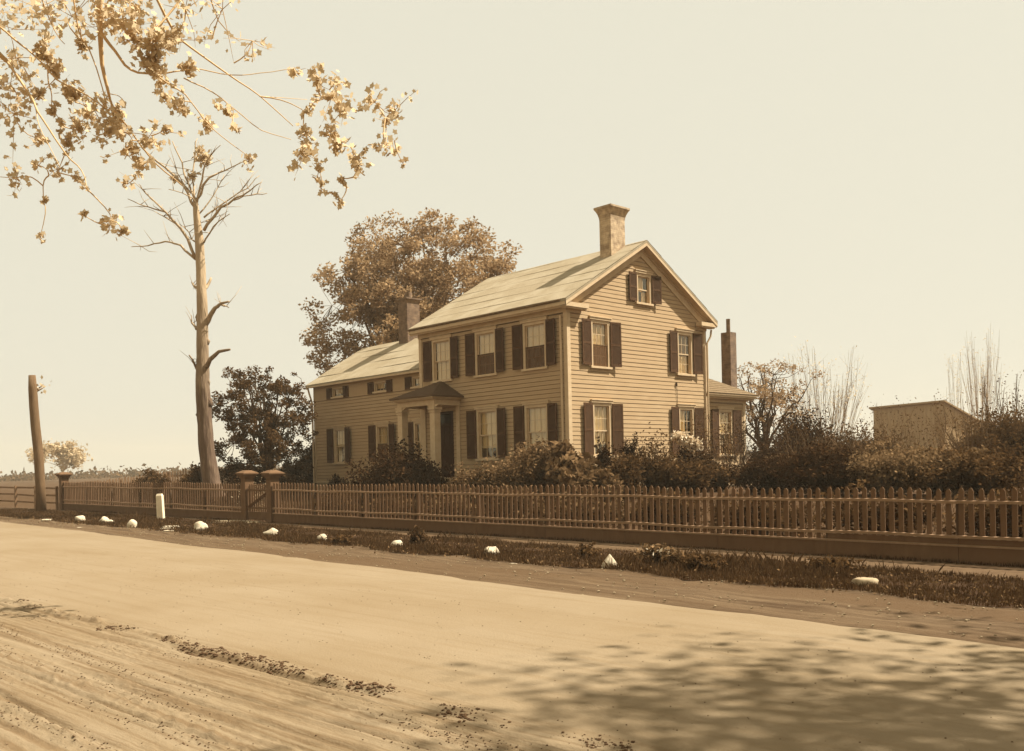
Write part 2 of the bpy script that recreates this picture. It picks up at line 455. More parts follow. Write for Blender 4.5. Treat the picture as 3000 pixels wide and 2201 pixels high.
SLONG = np.concatenate([np.geomspace(230, 16, 60)[::-1] * -1, ])
S_all = np.concatenate([-np.geomspace(16, 230, 40)[::-1], np.arange(-15.7, 34, .3), np.arange(34, 60, 2.)])
def edge(s): return np.clip(5.6 + .065 * (s + 1.6), 4.9, 7.6) + .10 * vnoise(s * .35, s * 0 + 3) + .05 * vnoise(s * 1.7, s * 0 + 8)
# sidewalk
wi, wo = 0.0, 1.0
def strip(name, S, w0, w1, nw, z, mat_, amp=.0, freq=1.):
    T = np.linspace(0, 1, nw)
    SS, TT = np.meshgrid(S, T, indexing='ij')
    WW = w0(SS) * (1 - TT) + w1(SS) * TT
    X = FO[0] + FE[0] * SS + FN[0] * WW; Y = FO[1] + FE[1] * SS + FN[1] * WW
    Z = .05 - .0105 * np.clip(X, -70, 60) + z * (1 - .9 * TT ** 10) + amp * fbm(X * freq, Y * freq) * (1 - TT ** 6)
    n, m = SS.shape
    i, j = np.meshgrid(np.arange(n - 1), np.arange(m - 1), indexing='ij'); a = (i * m + j).ravel()
    o = mesh_np(name, np.stack([X, Y, Z], -1).reshape(-1, 3), np.stack([a, a + m, a + m + 1, a + 1], 1), mat_, smooth=True)
    o['kind'] = 'structure'; return o
def walk_out(s): return np.clip(1.25 + .04 * (s - 4), .9, 1.95) + .06 * vnoise(s * .6, s * 0 + 1)
def verge_out(s): return 4.25 + np.clip(.03 * (s - 8), -.3, .7) + .22 * vnoise(s * .5, s * 0 + 5) + .12 * vnoise(s * 1.9, s * 0 + 6)
strip('sidewalk', S_all, lambda s: s * 0 + .02, walk_out, 5, .012, M['walk'], .006, 2)
strip('verge', S_all, walk_out, verge_out, 14, .03, M['verge'], .05, 1.1)
strip('dirt_shoulder', np.concatenate([-np.geomspace(16, 230, 40)[::-1], np.arange(-15.9, 34, .12), np.arange(34, 60, 2.)]), lambda s: verge_out(s) - .15, lambda s: edge(s) + .25, 22, .006, M['shoulder'], .035, 1.6)

def ruts(SS, WW):
    """lengthwise wheel ruts, deeper on the near side of the road"""
    z = 0.010 * fbm(SS * .5, WW * 3.2) + .006 * fbm(SS * 3, WW * 3)
    near = np.clip((WW - 12.6) / .5, 0, 1)
    wob = .12 * vnoise(SS * .35, WW * 0 + 2)
    for c, d, wd, sl in ((13.05, .030, .035, 0), (13.25, .02, .03, 0), (13.62, .03, .035, .004), (13.95, .035, .04, 0), (14.12, .02, .03, .01), (14.5, .03, .035, -.02), (14.9, .03, .04, .012), (15.3, .025, .035, -.03), (15.9, .03, .05, 0), (16.7, .03, .05, .02), (17.6, .03, .06, 0)):
        q = WW - c - wob * .5 - sl * (SS - 20)
        am = near * np.clip(.75 + .7 * vnoise(SS * .5 + c, SS * 0 + c), .1, 1.4)
        z = z - am * d * np.exp(-(q / wd) ** 2) + am * .5 * d * np.exp(-((q - wd * 2.) / wd) ** 2)
    z = z + near * (.008 * fbm(SS * 6, WW * 9) + .012 * fbm(SS * 21, WW * 27) * np.clip(.5 + 1.6 * vnoise(SS * .7, WW * 2.1), 0, 1.5))
    z = z - .045 * np.exp(-((WW - 12.93 - .05 * vnoise(SS * 2, SS * 0)) / .05) ** 2) * np.clip(.7 + .8 * vnoise(SS * .8, SS * 0 + 4), 0, 1)
    ridge = np.exp(-((WW - 12.80 - .05 * vnoise(SS * 2, SS * 0)) / .07) ** 2)
    z = z + ridge * .036 * np.clip((24.6 - SS) / 1.5, .15, 1) * np.clip(.3 + fbm(SS * 9, WW * 12) * 1.6, 0, 1)
    for c, ph in ((14.35, 31), (15.05, 37)):
        r2 = np.exp(-((WW - c - .07 * vnoise(SS * 1.5, SS * 0 + ph)) / .09) ** 2); z = z + near * r2 * .028 * np.clip(.1 + fbm(SS * 8, WW * 11 + ph) * 1.6, 0, 1)
    z = z + .018 * np.exp(-((WW - 12.8 - .05 * vnoise(SS * 2, SS * 0)) / .05) ** 2) * np.clip(.5 + vnoise(SS * 1.3, SS * 0 + 4), 0, 1)
    return z
def road_sheet(name, S):
    n0, n1, n2 = 46, 260, 46
    e0 = edge(S)[:, None]
    A = e0 + (12.5 - e0) * np.linspace(0, 1, n0, endpoint=False)[None]
    WW = np.concatenate([A, np.repeat(np.linspace(12.5, 17.4, n1, endpoint=False)[None], len(S), 0), np.repeat(np.geomspace(17.4, 34, n2)[None], len(S), 0)], 1)
    SS = np.repeat(S[:, None], WW.shape[1], 1)
    X = FO[0] + FE[0] * SS + FN[0] * WW; Y = FO[1] + FE[1] * SS + FN[1] * WW
    Z = .05 - .0105 * np.clip(X, -70, 60) + .045 + ruts(SS, WW) - .06 * np.exp(-((WW - e0) / .12) ** 2)
    n, m = WW.shape
    i, j = np.meshgrid(np.arange(n - 1), np.arange(m - 1), indexing='ij'); a = (i * m + j).ravel()
    o = mesh_np(name, np.stack([X, Y, Z], -1).reshape(-1, 3), np.stack([a, a + m, a + m + 1, a + 1], 1), M['road'], smooth=True)
    o['kind'] = 'structure'; return o
road_sheet('road', np.concatenate([-np.geomspace(6, 230, 50)[::-1], np.arange(-5.9, 13, .15), np.arange(13, 28.5, .03), np.arange(28.5, 60, .5)]))

# clods and crumbs of dark earth thrown up along the near ruts
def blob(mb, c, r, sq=.6, n=5, rs=None):
    """small irregular lump"""
    rs = rs or random
    pts = []; rings = 3
    for k in range(1, rings + 1):
        ph = math.pi * k / (rings + 1)
        for i in range(n):
            th = 2 * math.pi * (i + .5 * k) / n
            q = r * (.75 + .5 * rs.random())
            pts.append((c[0] + q * math.sin(ph) * math.cos(th), c[1] + q * math.sin(ph) * math.sin(th), c[2] + sq * q * math.cos(ph)))
    top = len(pts); pts.append((c[0], c[1], c[2] + sq * r)); pts.append((c[0], c[1], c[2] - sq * r))
    fs = [(top, i, (i + 1) % n) for i in range(n)] + [(top + 1, (rings - 1) * n + (i + 1) % n, (rings - 1) * n + i) for i in range(n)]
    for k in range(rings - 1):
        for i in range(n): fs.append((k * n + i, (k + 1) * n + i, (k + 1) * n + (i + 1) % n, k * n + (i + 1) % n))
    mb.add(pts, fs)
mb = MB()
for k in range(13000):
    u = random.random()
    if u < .36:
        s = random.uniform(15.5, 27.5); w = 12.83 + random.gauss(0, .075) + .05 * math.sin(s * 3.1)
        dens = vnoise(s * 1.7, 4.) + .5 * vnoise(s * 5., 9.) + (.25 if 20 < s < 24.8 else -.1)
        if dens < random.uniform(-.6, .5): continue
        r = (.003 + .017 * random.random() ** 3.) * (1 + .3 * dens)
    elif u < .9:
        s = random.uniform(15, 28); w = random.choice([13.2, 13.35, 13.7, 13.8, 14.2, 14.6, 15.1, 15.8]) + random.gauss(0, .06) + .06 * math.sin(s); r = random.uniform(.003, .010)
        if vnoise(s * .8, w * 2.) < random.uniform(-.2, .3): continue
    else:
        s = random.uniform(8, 28); w = random.uniform(8.5, 18); r = random.uniform(.003, .009)
    p = sw(s, w, .047 + float(ruts(np.array(s), np.array(w))))
    blob(mb, (p[0], p[1], p[2] - r * .05), r, .55, 4)
tag(mb.build('dirt_clods', M['clod']), 'crumbled dark earth thrown up in a line along the wheel ruts', 'dirt', kind='stuff')
mb = MB()
for k in range(900):
    s = random.uniform(-14, 28); w = float(verge_out(np.array(s))) + random.uniform(-.2, 2.6)
    r = random.uniform(.006, .022)
    p = sw(s, w, .03); blob(mb, p, r)
tag(mb.build('gravel', M['slab']), 'scattered small pebbles lying on the dirt shoulder', 'gravel', kind='stuff')

# ------------------------------------------------------------------ the house
hx, hy = -7.72, 7.59
house = empty('farmhouse', (-7.7, 3.8, .9), label='two-storey clapboard farmhouse with gabled roof, low side wing and small columned porch', cat='house')
TF = lambda a, b, z: (a, -b, z)                 # front wall of the main block
TG = lambda a, b, z: (b, a, z)                  # gable wall
TW = lambda a, b, z: (a, 1.0 - b, z)            # front wall of the wing
XE = -.30
TE = lambda a, b, z: (XE + b, a, z)             # side wall of the rear extension

def siding(T, a0, a1, z0, z1, openings, exp=.142, lim=None):
    """overlapping clapboards as real wedges, broken round the openings"""
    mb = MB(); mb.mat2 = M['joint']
    nC = int(math.ceil((z1 - z0) / exp))
    for k in range(nC):
        c0, c1 = z0 + k * exp, min(z0 + (k + 1) * exp, z1)
        zs = sorted({c0, c1} | {z for o in openings for z in (o[2], o[3]) if c0 < z < c1})
        for zi, zj in zip(zs[:-1], zs[1:]):
            zm_ = (zi + zj) / 2
            lo0, hi0 = (a0, a1) if lim is None else lim(zi)
            lo1, hi1 = (a0, a1) if lim is None else lim(zj)
            cuts = sorted([(o[0], o[1]) for o in openings if o[2] < zm_ < o[3]])
            segs = []; cur = None
            L0 = [(lo0, lo1)] + [(x, x) for c in cuts for x in c] + [(hi0, hi1)]
            for q in range(0, len(L0), 2): segs.append((L0[q], L0[q + 1]))
            off = lambda z: .021 - .012 * (z - c0) / exp
            for (p0, p1), (q0, q1) in segs:
                if q0 - p0 < .005: continue
                # split long boards with butt joints a hair apart in thickness
                j = .0015 * ((k * 7) % 3)
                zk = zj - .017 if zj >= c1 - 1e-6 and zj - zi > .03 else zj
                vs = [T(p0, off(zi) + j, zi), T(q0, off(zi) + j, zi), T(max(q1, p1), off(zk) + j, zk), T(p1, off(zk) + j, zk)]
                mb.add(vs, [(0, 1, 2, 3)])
                if zk < zj:                            # grime and shadow line under the next board, as a dark strip
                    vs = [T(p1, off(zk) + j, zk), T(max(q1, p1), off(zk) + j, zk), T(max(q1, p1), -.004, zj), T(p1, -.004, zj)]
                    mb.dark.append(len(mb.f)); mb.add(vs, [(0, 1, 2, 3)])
                if zi == c0:
                    mb.add([T(p0, off(zi) + j, zi), T(q0, off(zi) + j, zi), T(q0, 0, zi), T(p0, 0, zi)], [(0, 3, 2, 1)])
    return mb

def shutter(T, a0, a1, z0, z1, tilt=0.0, hinge=None, parent=None):
    mb = MB(); b0, b1 = .055, .09
    def TT(a, b, z):
        if hinge is not None:
            d = a - hinge; return T(hinge + d * math.cos(tilt), b + abs(d) * math.sin(tilt), z)
        return T(a, b, z)
    w = .05
    mb.box(a0, a0 + w, b0, b1, z0, z1, TT); mb.box(a1 - w, a1, b0, b1, z0, z1, TT)
    zm_ = z0 + (z1 - z0) * .48
    rails = [(z0, z0 + .09), (zm_ - .03, zm_ + .04), (z1 - .07, z1)]
    if z1 - z0 < .7: rails = [(z0, z0 + .05), (z1 - .05, z1)]
    for r0, r1 in rails: mb.box(a0 + w, a1 - w, b0 + .002, b1 - .002, r0, r1, TT)
    for (p, q) in zip(rails[:-1], rails[1:]):
        z = p[1] + .012
        while z < q[0] - .01:
            zt = min(z + .028, q[0])
            vs = [TT(a0 + w, b1 - .004, z), TT(a1 - w, b1 - .004, z), TT(a1 - w, b0 + .006, zt), TT(a0 + w, b0 + .006, zt)]
            mb.add(vs, [(0, 1, 2, 3)])
            mb.add([TT(a0 + w, b1 - .004, z), TT(a1 - w, b1 - .004, z), TT(a1 - w, b1 - .004, z - .007), TT(a0 + w, b1 - .004, z - .007)], [(0, 3, 2, 1)])
            z += .034
    # a thin lath behind so that the wall does not glow through
    mb.box(a0 + w, a1 - w, b0 - .004, b0, z0 + .05, z1 - .03, TT)
    return mb.build('shutter', M['shutter'], parent)

def window(T, c, z0, z1, w=.95, sh=.47, up='curtain', low='screen', parent=None, shw=None, tl=0., tr=0., small=False, cap=True, rows=2, cols=3, label=None):
    """c centre, z0..z1 outside of sill bottom to cap top, w width across the casing"""
    a0, a1 = c - w / 2, c + w / 2
    cz = z1 - (.10 if cap else 0); sz = z0 + .07
    t = .10 if not small else .05
    fr = MB()
    fr.box(a0, a0 + t, -.09, .045, sz, cz, T); fr.box(a1 - t, a1, -.09, .045, sz, cz, T)
    fr.box(a0 + t, a1 - t, -.09, .043, cz - t, cz, T)
    if cap:
        fr.box(a0 - .06, a1 + .06, -.02, .085, cz, cz + .075, T); fr.box(a0 - .075, a1 + .075, -.02, .11, cz + .075, z1, T)
    root = fr.build('window', M['trim'], parent)
    if label: root['label'] = label
    s = MB(); s.box(a0 - .05, a1 + .05, -.09, .10, z0, sz, T); s.build('sill', M['trim'], root)
    g0, g1 = a0 + t, a1 - t; h0, h1 = sz, cz - t; hm = (h0 + h1) / 2
    sa = MB()
    def sash(z0_, z1_, b, rows_, cols_):
        q = .04
        sa.box(g0, g0 + q, b - .03, b, z0_, z1_, T); sa.box(g1 - q, g1, b - .03, b, z0_, z1_, T)
        sa.box(g0 + q, g1 - q, b - .03, b - .001, z0_, z0_ + q, T); sa.box(g0 + q, g1 - q, b - .03, b - .001, z1_ - q, z1_, T)
        for i in range(1, cols_):
            x = g0 + q + (g1 - g0 - 2 * q) * i / cols_; sa.box(x - .009, x + .009, b - .024, b - .004, z0_ + q, z1_ - q, T)
        for i in range(1, rows_):
            z = z0_ + q + (z1_ - z0_ - 2 * q) * i / rows_; sa.box(g0 + q, g1 - q, b - .022, b - .006, z - .009, z + .009, T)
    if small:
        sash(h0, h1, -.03, 1, 3)
    else:
        sash(hm - .02, h1, -.02, rows, cols); sash(h0, hm + .02, -.052, rows, cols)
    sa.build('sash', M['trim'], root)
    gl = MB()
    if small: gl.add([T(g0, -.045, h0), T(g1, -.045, h0), T(g1, -.045, h1), T(g0, -.045, h1)], [(0, 1, 2, 3)])
    else:
        gl.add([T(g0, -.034, hm), T(g1, -.034, hm), T(g1, -.034, h1), T(g0, -.034, h1)], [(0, 1, 2, 3)])
        gl.add([T(g0, -.067, h0), T(g1, -.067, h0), T(g1, -.067, hm), T(g0, -.067, hm)], [(0, 1, 2, 3)])
    gl.build('glass_pane', M['glass'], root)
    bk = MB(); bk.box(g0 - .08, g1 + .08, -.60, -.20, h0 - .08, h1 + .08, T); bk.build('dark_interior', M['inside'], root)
    def cloth(p, q, zz0, zz1, m_, nm, b=-.12, folds=9.):
        mb = MB(); n = 26; vs = []
        for i in range(n + 1):
            x = p + (q - p) * i / n; d = .018 * math.sin(folds * 2 * math.pi * (x - p) / .8 + c * 3)
            vs += [T(x, b + d, zz0), T(x + .01 * math.sin(x * 40), b + d * .6, zz1)]
        mb.add(vs, [(2 * i, 2 * i + 2, 2 * i + 3, 2 * i + 1) for i in range(n)])
        mb.build(nm, m_, root)
    if up == 'curtain': cloth(g0, g1, hm - .05, h1, M['curtain'], 'curtain')
    if up == 'blind': cloth(g0, g1, h1 - (h1 - hm) * .98, h1, M['blind'], 'blind')
    if up == 'parted': cloth(g0, g0 + (g1 - g0) * .62, hm - .05, h1, M['curtain'], 'curtain')
    if low == 'curtain': cloth(g0, g1, h0, hm - .05, M['curtain'], 'curtain', -.15)
    if low == 'parted':
        cloth(g0, g0 + (g1 - g0) * .36, h0, hm - .05, M['curtain'], 'curtain', -.15); cloth(g1 - (g1 - g0) * .3, g1, h0, hm - .05, M['curtain'], 'curtain', -.15)
    if low == 'half': cloth(g0, g1, h0 + (hm - h0) * .45, hm - .05, M['curtain'], 'curtain', -.15)
    if low == 'screen':
        cloth(g0, g1, h0 + (hm - h0) * .3, hm, M['blind'], 'curtain', -.17)
        mb = MB(); mb.add([T(g0, .012, h0), T(g1, .012, h0), T(g1, .012, hm), T(g0, .012, hm)], [(0, 1, 2, 3)])
        mb.box(g0, g1, .004, .02, hm - .02, hm + .01, T); mb.build('insect_screen', M['screen'], root)
    if sh:
        zs0, zs1 = (z0 + .09, cz - .02) if not small else (z0 - .01, cz + .02)
        shutter(T, a0 - sh - .005, a0 - .005, zs0, zs1, tl, a0 - .005, root)
        shutter(T, a1 + .005, a1 + sh + .005, zs0, zs1, tr, a1 + .005, root)
    return (a0 + .01, a1 - .01, z0 + .02, cz)

Z2a, Z2b, Z1a, Z1b = 5.05, 6.77, 2.08, 4.01
fo = []                                             # front wall
for c, u, l in ((-6.38, 'curtain', 'curtain'), (-3.92, 'curtain', 'screen'), (-1.45, 'curtain', 'screen')):
    fo.append(window(TF, c, Z2a, Z2b, 1.12, .46, u, l, house, tl=.05, tr=.12))
for c in (-3.92, -1.45):
    fo.append(window(TF, c, Z1a, Z1b, 1.12, .46, 'curtain', 'half', house, tl=.08, tr=.10))
DR = (-6.85, -5.80, 1.5, 3.95)
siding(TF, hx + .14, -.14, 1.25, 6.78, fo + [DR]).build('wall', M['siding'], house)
go = []                                             # gable wall
go.append(window(TG, 1.58, Z2a, Z2b, .96, .45, 'curtain', 'screen', house, tr=.2, tl=.03))
go.append(window(TG, 6.27, Z2a, Z2b, .96, .45, 'blind', 'curtain', house, tr=.2, tl=.03))
go.append(window(TG, 1.58, Z1a, Z1b, .96, .45, 'curtain', 'half', house, tr=.22, tl=.03))
go.append(window(TG, 6.27, Z1a, Z1b, .96, .45, 'parted', 'parted', house, tr=.2, tl=.03))
go.append(window(TG, 3.95, 7.42, 8.62, .84, .42, 'parted', 'parted', house, tr=.2, tl=.03, rows=1, cols=2))
SL = .592; RY = 3.80; RZ = 9.62; EY = -.36; EZ = RZ - SL * (RY - EY)     # roof: ridge and eave lines
def glim(z):
    zt = RZ - .46
    if z < 6.8: return (.0, hy)
    d = (zt - z) / SL
    return (max(0.0, RY - d), max(RY - d, min(hy, RY + d)))
def glim2(z):
    lo, hi = glim(z)
    return (max(lo, .13), min(hi, hy - .13))
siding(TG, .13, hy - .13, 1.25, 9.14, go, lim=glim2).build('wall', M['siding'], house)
bk = MB()                                            # plain rear and left walls, and the attic floor that keeps the inside dark
bk.box(hx, hx + .1, .0, hy, 1.1, 6.9); bk.box(hx, -.0, hy - .1, hy, 1.1, 6.9)
bk.prism([(0, 6.9), (hy, 6.9), (RY, RZ - .5)], .1, lambda p, q, t: (hx + t, p, q))
bk.build('wall', M['siding'], house)
tr_ = MB()                                           # corner boards, frieze, water table
tr_.box(-.13, .03, -.02, .032, 1.2, 6.80, TF); tr_.box(hx - .03, hx + .13, -.3, .032, 1.2, 6.80, TF)
tr_.box(-.029, .13, 0, .034, 1.2, 6.80, TG); tr_.box(hy - .13, hy + .03, -.1, .034, 1.2, 6.80, TG)
tr_.box(hx - .05, .05, 0, .05, 6.80, EZ - .12, TF)
tr_.box(-.049, .62, 0, .055, 6.80, EZ - .13, TG); tr_.box(hy - .55, hy + .05, 0, .055, 6.80, EZ - .13, TG)
tr_.box(hx - .02, .045, -.02, .05, 1.12, 1.25, TF); tr_.box(-.04, hy + .03, -.02, .052, 1.12, 1.25, TG)
tr_.build('corner_board', M['trim'], house)
fd = MB(); fd.box(hx + .02, -.02, .02, hy - .02, .3, 1.13); fd.build('foundation', M['foundation'], house)

# main roof: two slopes of lapped roofing, box cornice, returns and raking boards
def slope_strips(xa, xb, y_e, z_e, y_r, z_r, lap=.78, th=.05, seed=1, sag=.012):
    mb = MB(); L = math.hypot(y_r - y_e, z_r - z_e); n = int(math.ceil(L / lap)); nx = int((xb - xa) / .35)
    rs = random.Random(seed)
    uy, uz = (y_r - y_e) / L, (z_r - z_e) / L; ny, nz_ = (-uz if y_r > y_e else uz), abs(uy)
    for k in range(n):
        l0, l1 = k * lap, min((k + 1) * lap + .06, L)
        row = []
        j0 = [rs.uniform(-.012, .012) for _ in range(nx + 1)]
        for i in range(nx + 1):
            x = xa + (xb - xa) * i / nx
            wv = sag * math.sin(x * 1.1 + k * 1.7 + seed) + j0[i] * .3
            for l, h in ((l0 + (j0[i] if k else 0), th * .2 + .012), (l0 + .03, .010 + th * .2 + .004), (l1, th * .2 + .004)):
                row.append((x, y_e + uy * l + ny * (h + wv * .3), z_e + uz * l + nz_ * (h + wv * .3)))
        fs = []
        for i in range(nx):
            for q in (0, 1): fs.append((3 * i + q, 3 * i + 3 + q, 3 * i + 4 + q, 3 * i + 1 + q))
        b = len(row)
        for i in range(nx + 1):                       # lip
            p = row[3 * i]; row.append((p[0], p[1] - ny * .012, p[2] - nz_ * .012))
        for i in range(nx): fs.append((3 * i, b + i, b + i + 1, 3 * i + 3))
        mb.add(row, fs)
    return mb
OX = .34
rf = slope_strips(hx - .22, OX, EY, EZ, RY, RZ, seed=3)
rf2 = slope_strips(hx - .22, OX, 2 * RY - EY, EZ, RY, RZ, seed=5)
rf.v_off = len(rf.v); rf.add(rf2.v, rf2.f)
TX = lambda p, q, t: (hx - .22 + t, p, q)
thk = .07
rf.prism([(EY, EZ), (RY, RZ), (2 * RY - EY, EZ), (2 * RY - EY, EZ - thk), (RY, RZ - thk), (EY, EZ - thk)], OX - (hx - .22), TX)
roof_main = rf.build('roof', M['roofing'], house)
cn = MB()
cn.box(hx - .20, OX - .03, EY + .02, -.055, EZ - .20, EZ - .12)                              # soffit box
cn.box(hx - .21, OX - .02, EY + .0, EY + .06, EZ - .185, EZ - .06)
cn.box(hx - .21, OX - .05, EY + .06, EY + .14, EZ - .24, EZ - .2)
cn.box(.056, OX - .025, EY + .02, .75, EZ - .22, EZ - .08)                                   # return onto the gable
cn.box(.056, OX - .07, EY + .09, .68, EZ - .27, EZ - .22)
cn.box(.056, OX - .025, hy - .62, 2 * RY - EY - .02, EZ - .22, EZ - .08)
cn.box(.056, OX - .07, hy - .55, 2 * RY - EY - .1, EZ - .27, EZ - .22)
cn.box(hx - .20, OX - .03, hy + .055, 2 * RY - EY - .02, EZ - .20, EZ - .12)
for sgn in (1, -1):
    Y = lambda y: RY - sgn * (RY - y)
    top = lambda y, d: RZ - SL * (RY - y) - d
    q = lambda y0, y1, d0, d1: [(Y(y0), top(y0, d0)), (Y(y1), top(y1, d0)), (Y(y1), top(y1, d1)), (Y(y0), top(y0, d1))]
    cn.prism(q(EY, RY, thk + .002, .19), .04, lambda p, r_, t: (OX - .045 + t, p, r_))      # rake fascia
    cn.prism(q(EY + .1, RY, .13, .17), OX - .11, lambda p, r_, t: (.06 + t, p, r_))         # raking soffit
    cn.prism(q(.03, RY, .172, .50), .05, lambda p, r_, t: (.006 + t, p, r_))                # wide raking frieze
    cn.prism(q(.0, RY, .172, .25), .05, lambda p, r_, t: (.056 + t, p, r_))
cn.build('cornice', M['trim'], house)
gt = MB()                                            # a dark sagging gutter lip with a patch or two along the front eave
gt.tube([(hx - .2 + .5 * i, EY - .03, EZ - .035 + .008 * math.sin(i * 1.3)) for i in range(17)], .035, 6)
gt.build('gutter', M['bark_mid'], house)
ds = MB()
ds.tube([(-.19, -.10, 6.7), (-.19, -.10, 5.9)], .035, 7); ds.tube([(-.19, -.09, 5.9), (-.19, -.09, 1.1)], .04, 7)
ds.build('downspout', M['trim'], house)
ds = MB(); ds.tube([(.16, hy + .2, 6.85), (.16, hy + .15, 6.6), (.10, hy - .0, 6.35), (.10, hy - .02, 1.1)], .038, 7); ds.build('downspout', M['trim'], house)
ds = MB(); ds.tube([(.04, 5.72, 4.72), (.045, 5.74, 4.4), (.045, 5.75, 4.02)], .009, 5); ds.tube([(.05, 5.70, 4.78), (.05, 5.72, 4.66)], .03, 6); ds.build('wire', M['wire'], house)

# chimneys
def chimney(x0, x1, y0, y1, zb, zt, flare, m_, parent, cap=.3, pot=None):
    mb = MB()
    cx, cy = (x0 + x1) / 2, (y0 + y1) / 2; hx_, hy_ = (x1 - x0) / 2, (y1 - y0) / 2
    prof = [(zb, 0)] + ([(zt - cap, 0), (zt - cap * .75, flare * .12), (zt - cap * .5, flare * .35), (zt - cap * .3, flare * .65), (zt - .07, flare * .95), (zt - .06, flare), (zt, flare)] if flare else [(zt, 0)])
    vs = []
    for z, f in prof:
        vs += [(cx - hx_ - f, cy - hy_ - f, z), (cx + hx_ + f, cy - hy_ - f, z), (cx + hx_ + f, cy + hy_ + f, z), (cx - hx_ - f, cy + hy_ + f, z)]
    fs = []
    for k in range(len(prof) - 1):
        for i in range(4): fs.append((4 * k + i, 4 * k + (i + 1) % 4, 4 * k + 4 + (i + 1) % 4, 4 * k + 4 + i))
    t = 4 * (len(prof) - 1); zt2 = prof[-1][0]
    fl = flare or 0; q = .11 + fl
    vs += [(cx - hx_ - fl + q, cy - hy_ - fl + q, zt2), (cx + hx_ + fl - q, cy - hy_ - fl + q, zt2), (cx + hx_ + fl - q, cy + hy_ + fl - q, zt2), (cx - hx_ - fl + q, cy + hy_ + fl - q, zt2)]
    u = t + 4
    for i in range(4): fs.append((t + i, t + (i + 1) % 4, u + (i + 1) % 4, u + i))
    vs += [(a, b, zt2 - .4) for a, b, _ in vs[u:u + 4]]
    for i in range(4): fs.append((u + i, u + (i + 1) % 4, u + 4 + (i + 1) % 4, u + 4 + i))
    fs.append((u + 4, u + 5, u + 6, u + 7))
    mb.add(vs, fs)
    o = mb.build('chimney', m_, parent)
    if pot:
        p = MB()
        px, py, pr, ph = pot
        p.tube([(px, py, zt2 - .2), (px, py, zt2 + ph)], [pr, pr * .92], 12, cap=False); p.tube([(px, py, zt2 - .2), (px, py, zt2 + ph - .01)], [pr * .8, pr * .75], 12)
        p.build('chimney_pot', M['brick_dark'], o)
    return o
chimney(-1.04, -.52, 2.90, 3.66, 8.6, 10.88, .14, M['brick'], roof_main, cap=.45)

# ---- wing
wx0, wx1, wy0, wyr = -16.96, hx, 1.0, 3.87
WSL = .61; WEY, WEZ = .68, 5.80; WRZ = WEZ + WSL * (wyr - WEY)
wo_ = []
wo_.append(window(TW, -14.88, 2.15, 3.87, .95, .47, 'curtain', 'parted', house, tl=.03, tr=.15))
wo_.append(window(TW, -11.62, 2.15, 3.87, .95, .47, 'parted', 'screen', house, tl=.03, tr=.15))
wo_.append(window(TW, -9.00, 2.15, 3.87, .95, .44, 'curtain', 'curtain', house, tl=.03, tr=.1))
so = []
for c in (-14.93, -11.70, -9.07):
    so.append(window(TW, c, 5.09, 5.56, .90, .42, 'curtain' if c < -14 else 'parted', None, house, small=True, cap=False))
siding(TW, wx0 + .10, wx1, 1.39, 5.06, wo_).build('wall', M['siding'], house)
fz = MB()                                            # flat boarding round the low upper windows
xs = [wx0] + [v for o in so for v in (o[0], o[1])] + [wx1]
for i in range(0, len(xs), 2): fz.box(xs[i], xs[i + 1], 0, .045, 5.06, 5.74, TW)
for o in so: fz.box(o[0], o[1], 0, .045, 5.06, o[2], TW); fz.box(o[0], o[1], 0, .045, o[3], 5.74, TW)
fz.build('wall_boarding', M['siding'], house)
tb = MB(); tb.box(wx0 - .02, wx0 + .10, -.02, .03, 1.35, 5.06, TW); tb.box(wx0 - .02, wx1, -.01, .05, 1.33, 1.40, TW)
tb.build('corner_board', M['trim'], house)
fd = MB(); fd.box(wx0 + .02, wx1, wy0 + .01, 6.7, .3, 1.36); fd.build('foundation', M['foundation'], house)
bk = MB(); bk.box(wx0, wx0 + .1, wy0 + .02, 6.74, 1.3, 5.6); bk.box(wx0, wx1, 6.64, 6.74, 1.3, 5.6)
bk.prism([(wy0 + .02, 5.6), (6.74, 5.6), (wyr, WRZ - .1)], .1, lambda p, q, t: (wx0 + t, p, q)); bk.build('wall', M['siding'], house)
rf = slope_strips(wx0 - .2, wx1 - .032, WEY, WEZ, wyr, WRZ, .80, seed=11, sag=.03); r2 = slope_strips(wx0 - .2, wx1 - .032, 2 * wyr - WEY, WEZ, wyr, WRZ, .80, seed=12, sag=.03)
rf.add(r2.v, r2.f)
rf.prism([(WEY, WEZ), (wyr, WRZ), (2 * wyr - WEY, WEZ), (2 * wyr - WEY, WEZ - .05), (wyr, WRZ - .05), (WEY, WEZ - .05)], wx1 - .032 - (wx0 - .2), lambda p, q, t: (wx0 - .2 + t, p, q))
roof_w = rf.build('roof', M['roofing'], house)
cn = MB(); cn.box(wx0 - .18, wx1 - .035, WEY + .02, .955, WEZ - .10, WEZ - .052); cn.box(wx0 - .19, wx1 - .035, WEY, WEY + .03, WEZ - .12, WEZ - .051)
for sgn in (1, -1):
    Y = lambda y: wyr - sgn * (wyr - y); tp = lambda y, d: WRZ - WSL * (wyr - y) - d
    cn.prism([(Y(WEY), tp(WEY, .052)), (Y(wyr), tp(wyr, .052)), (Y(wyr), tp(wyr, .2)), (Y(WEY), tp(WEY, .2))], .03, lambda p, q, t: (wx0 - .17 + t, p, q))
cn.build('cornice', M['trim'], house)
ds = MB(); ds.tube([(wx0 - .12, .74, 5.70), (wx0 - .08, .78, 5.45), (wx0 - .03, .90, 5.0), (wx0 - .03, .92, .9)], .042, 8); ds.build('downspout', M['trim'], house)
chimney(-13.68, -13.02, 3.46, 4.16, 6.9, 9.56, .09, M['brick_dark'], roof_w, cap=.22, pot=(-13.35, 3.8, .17, .30))

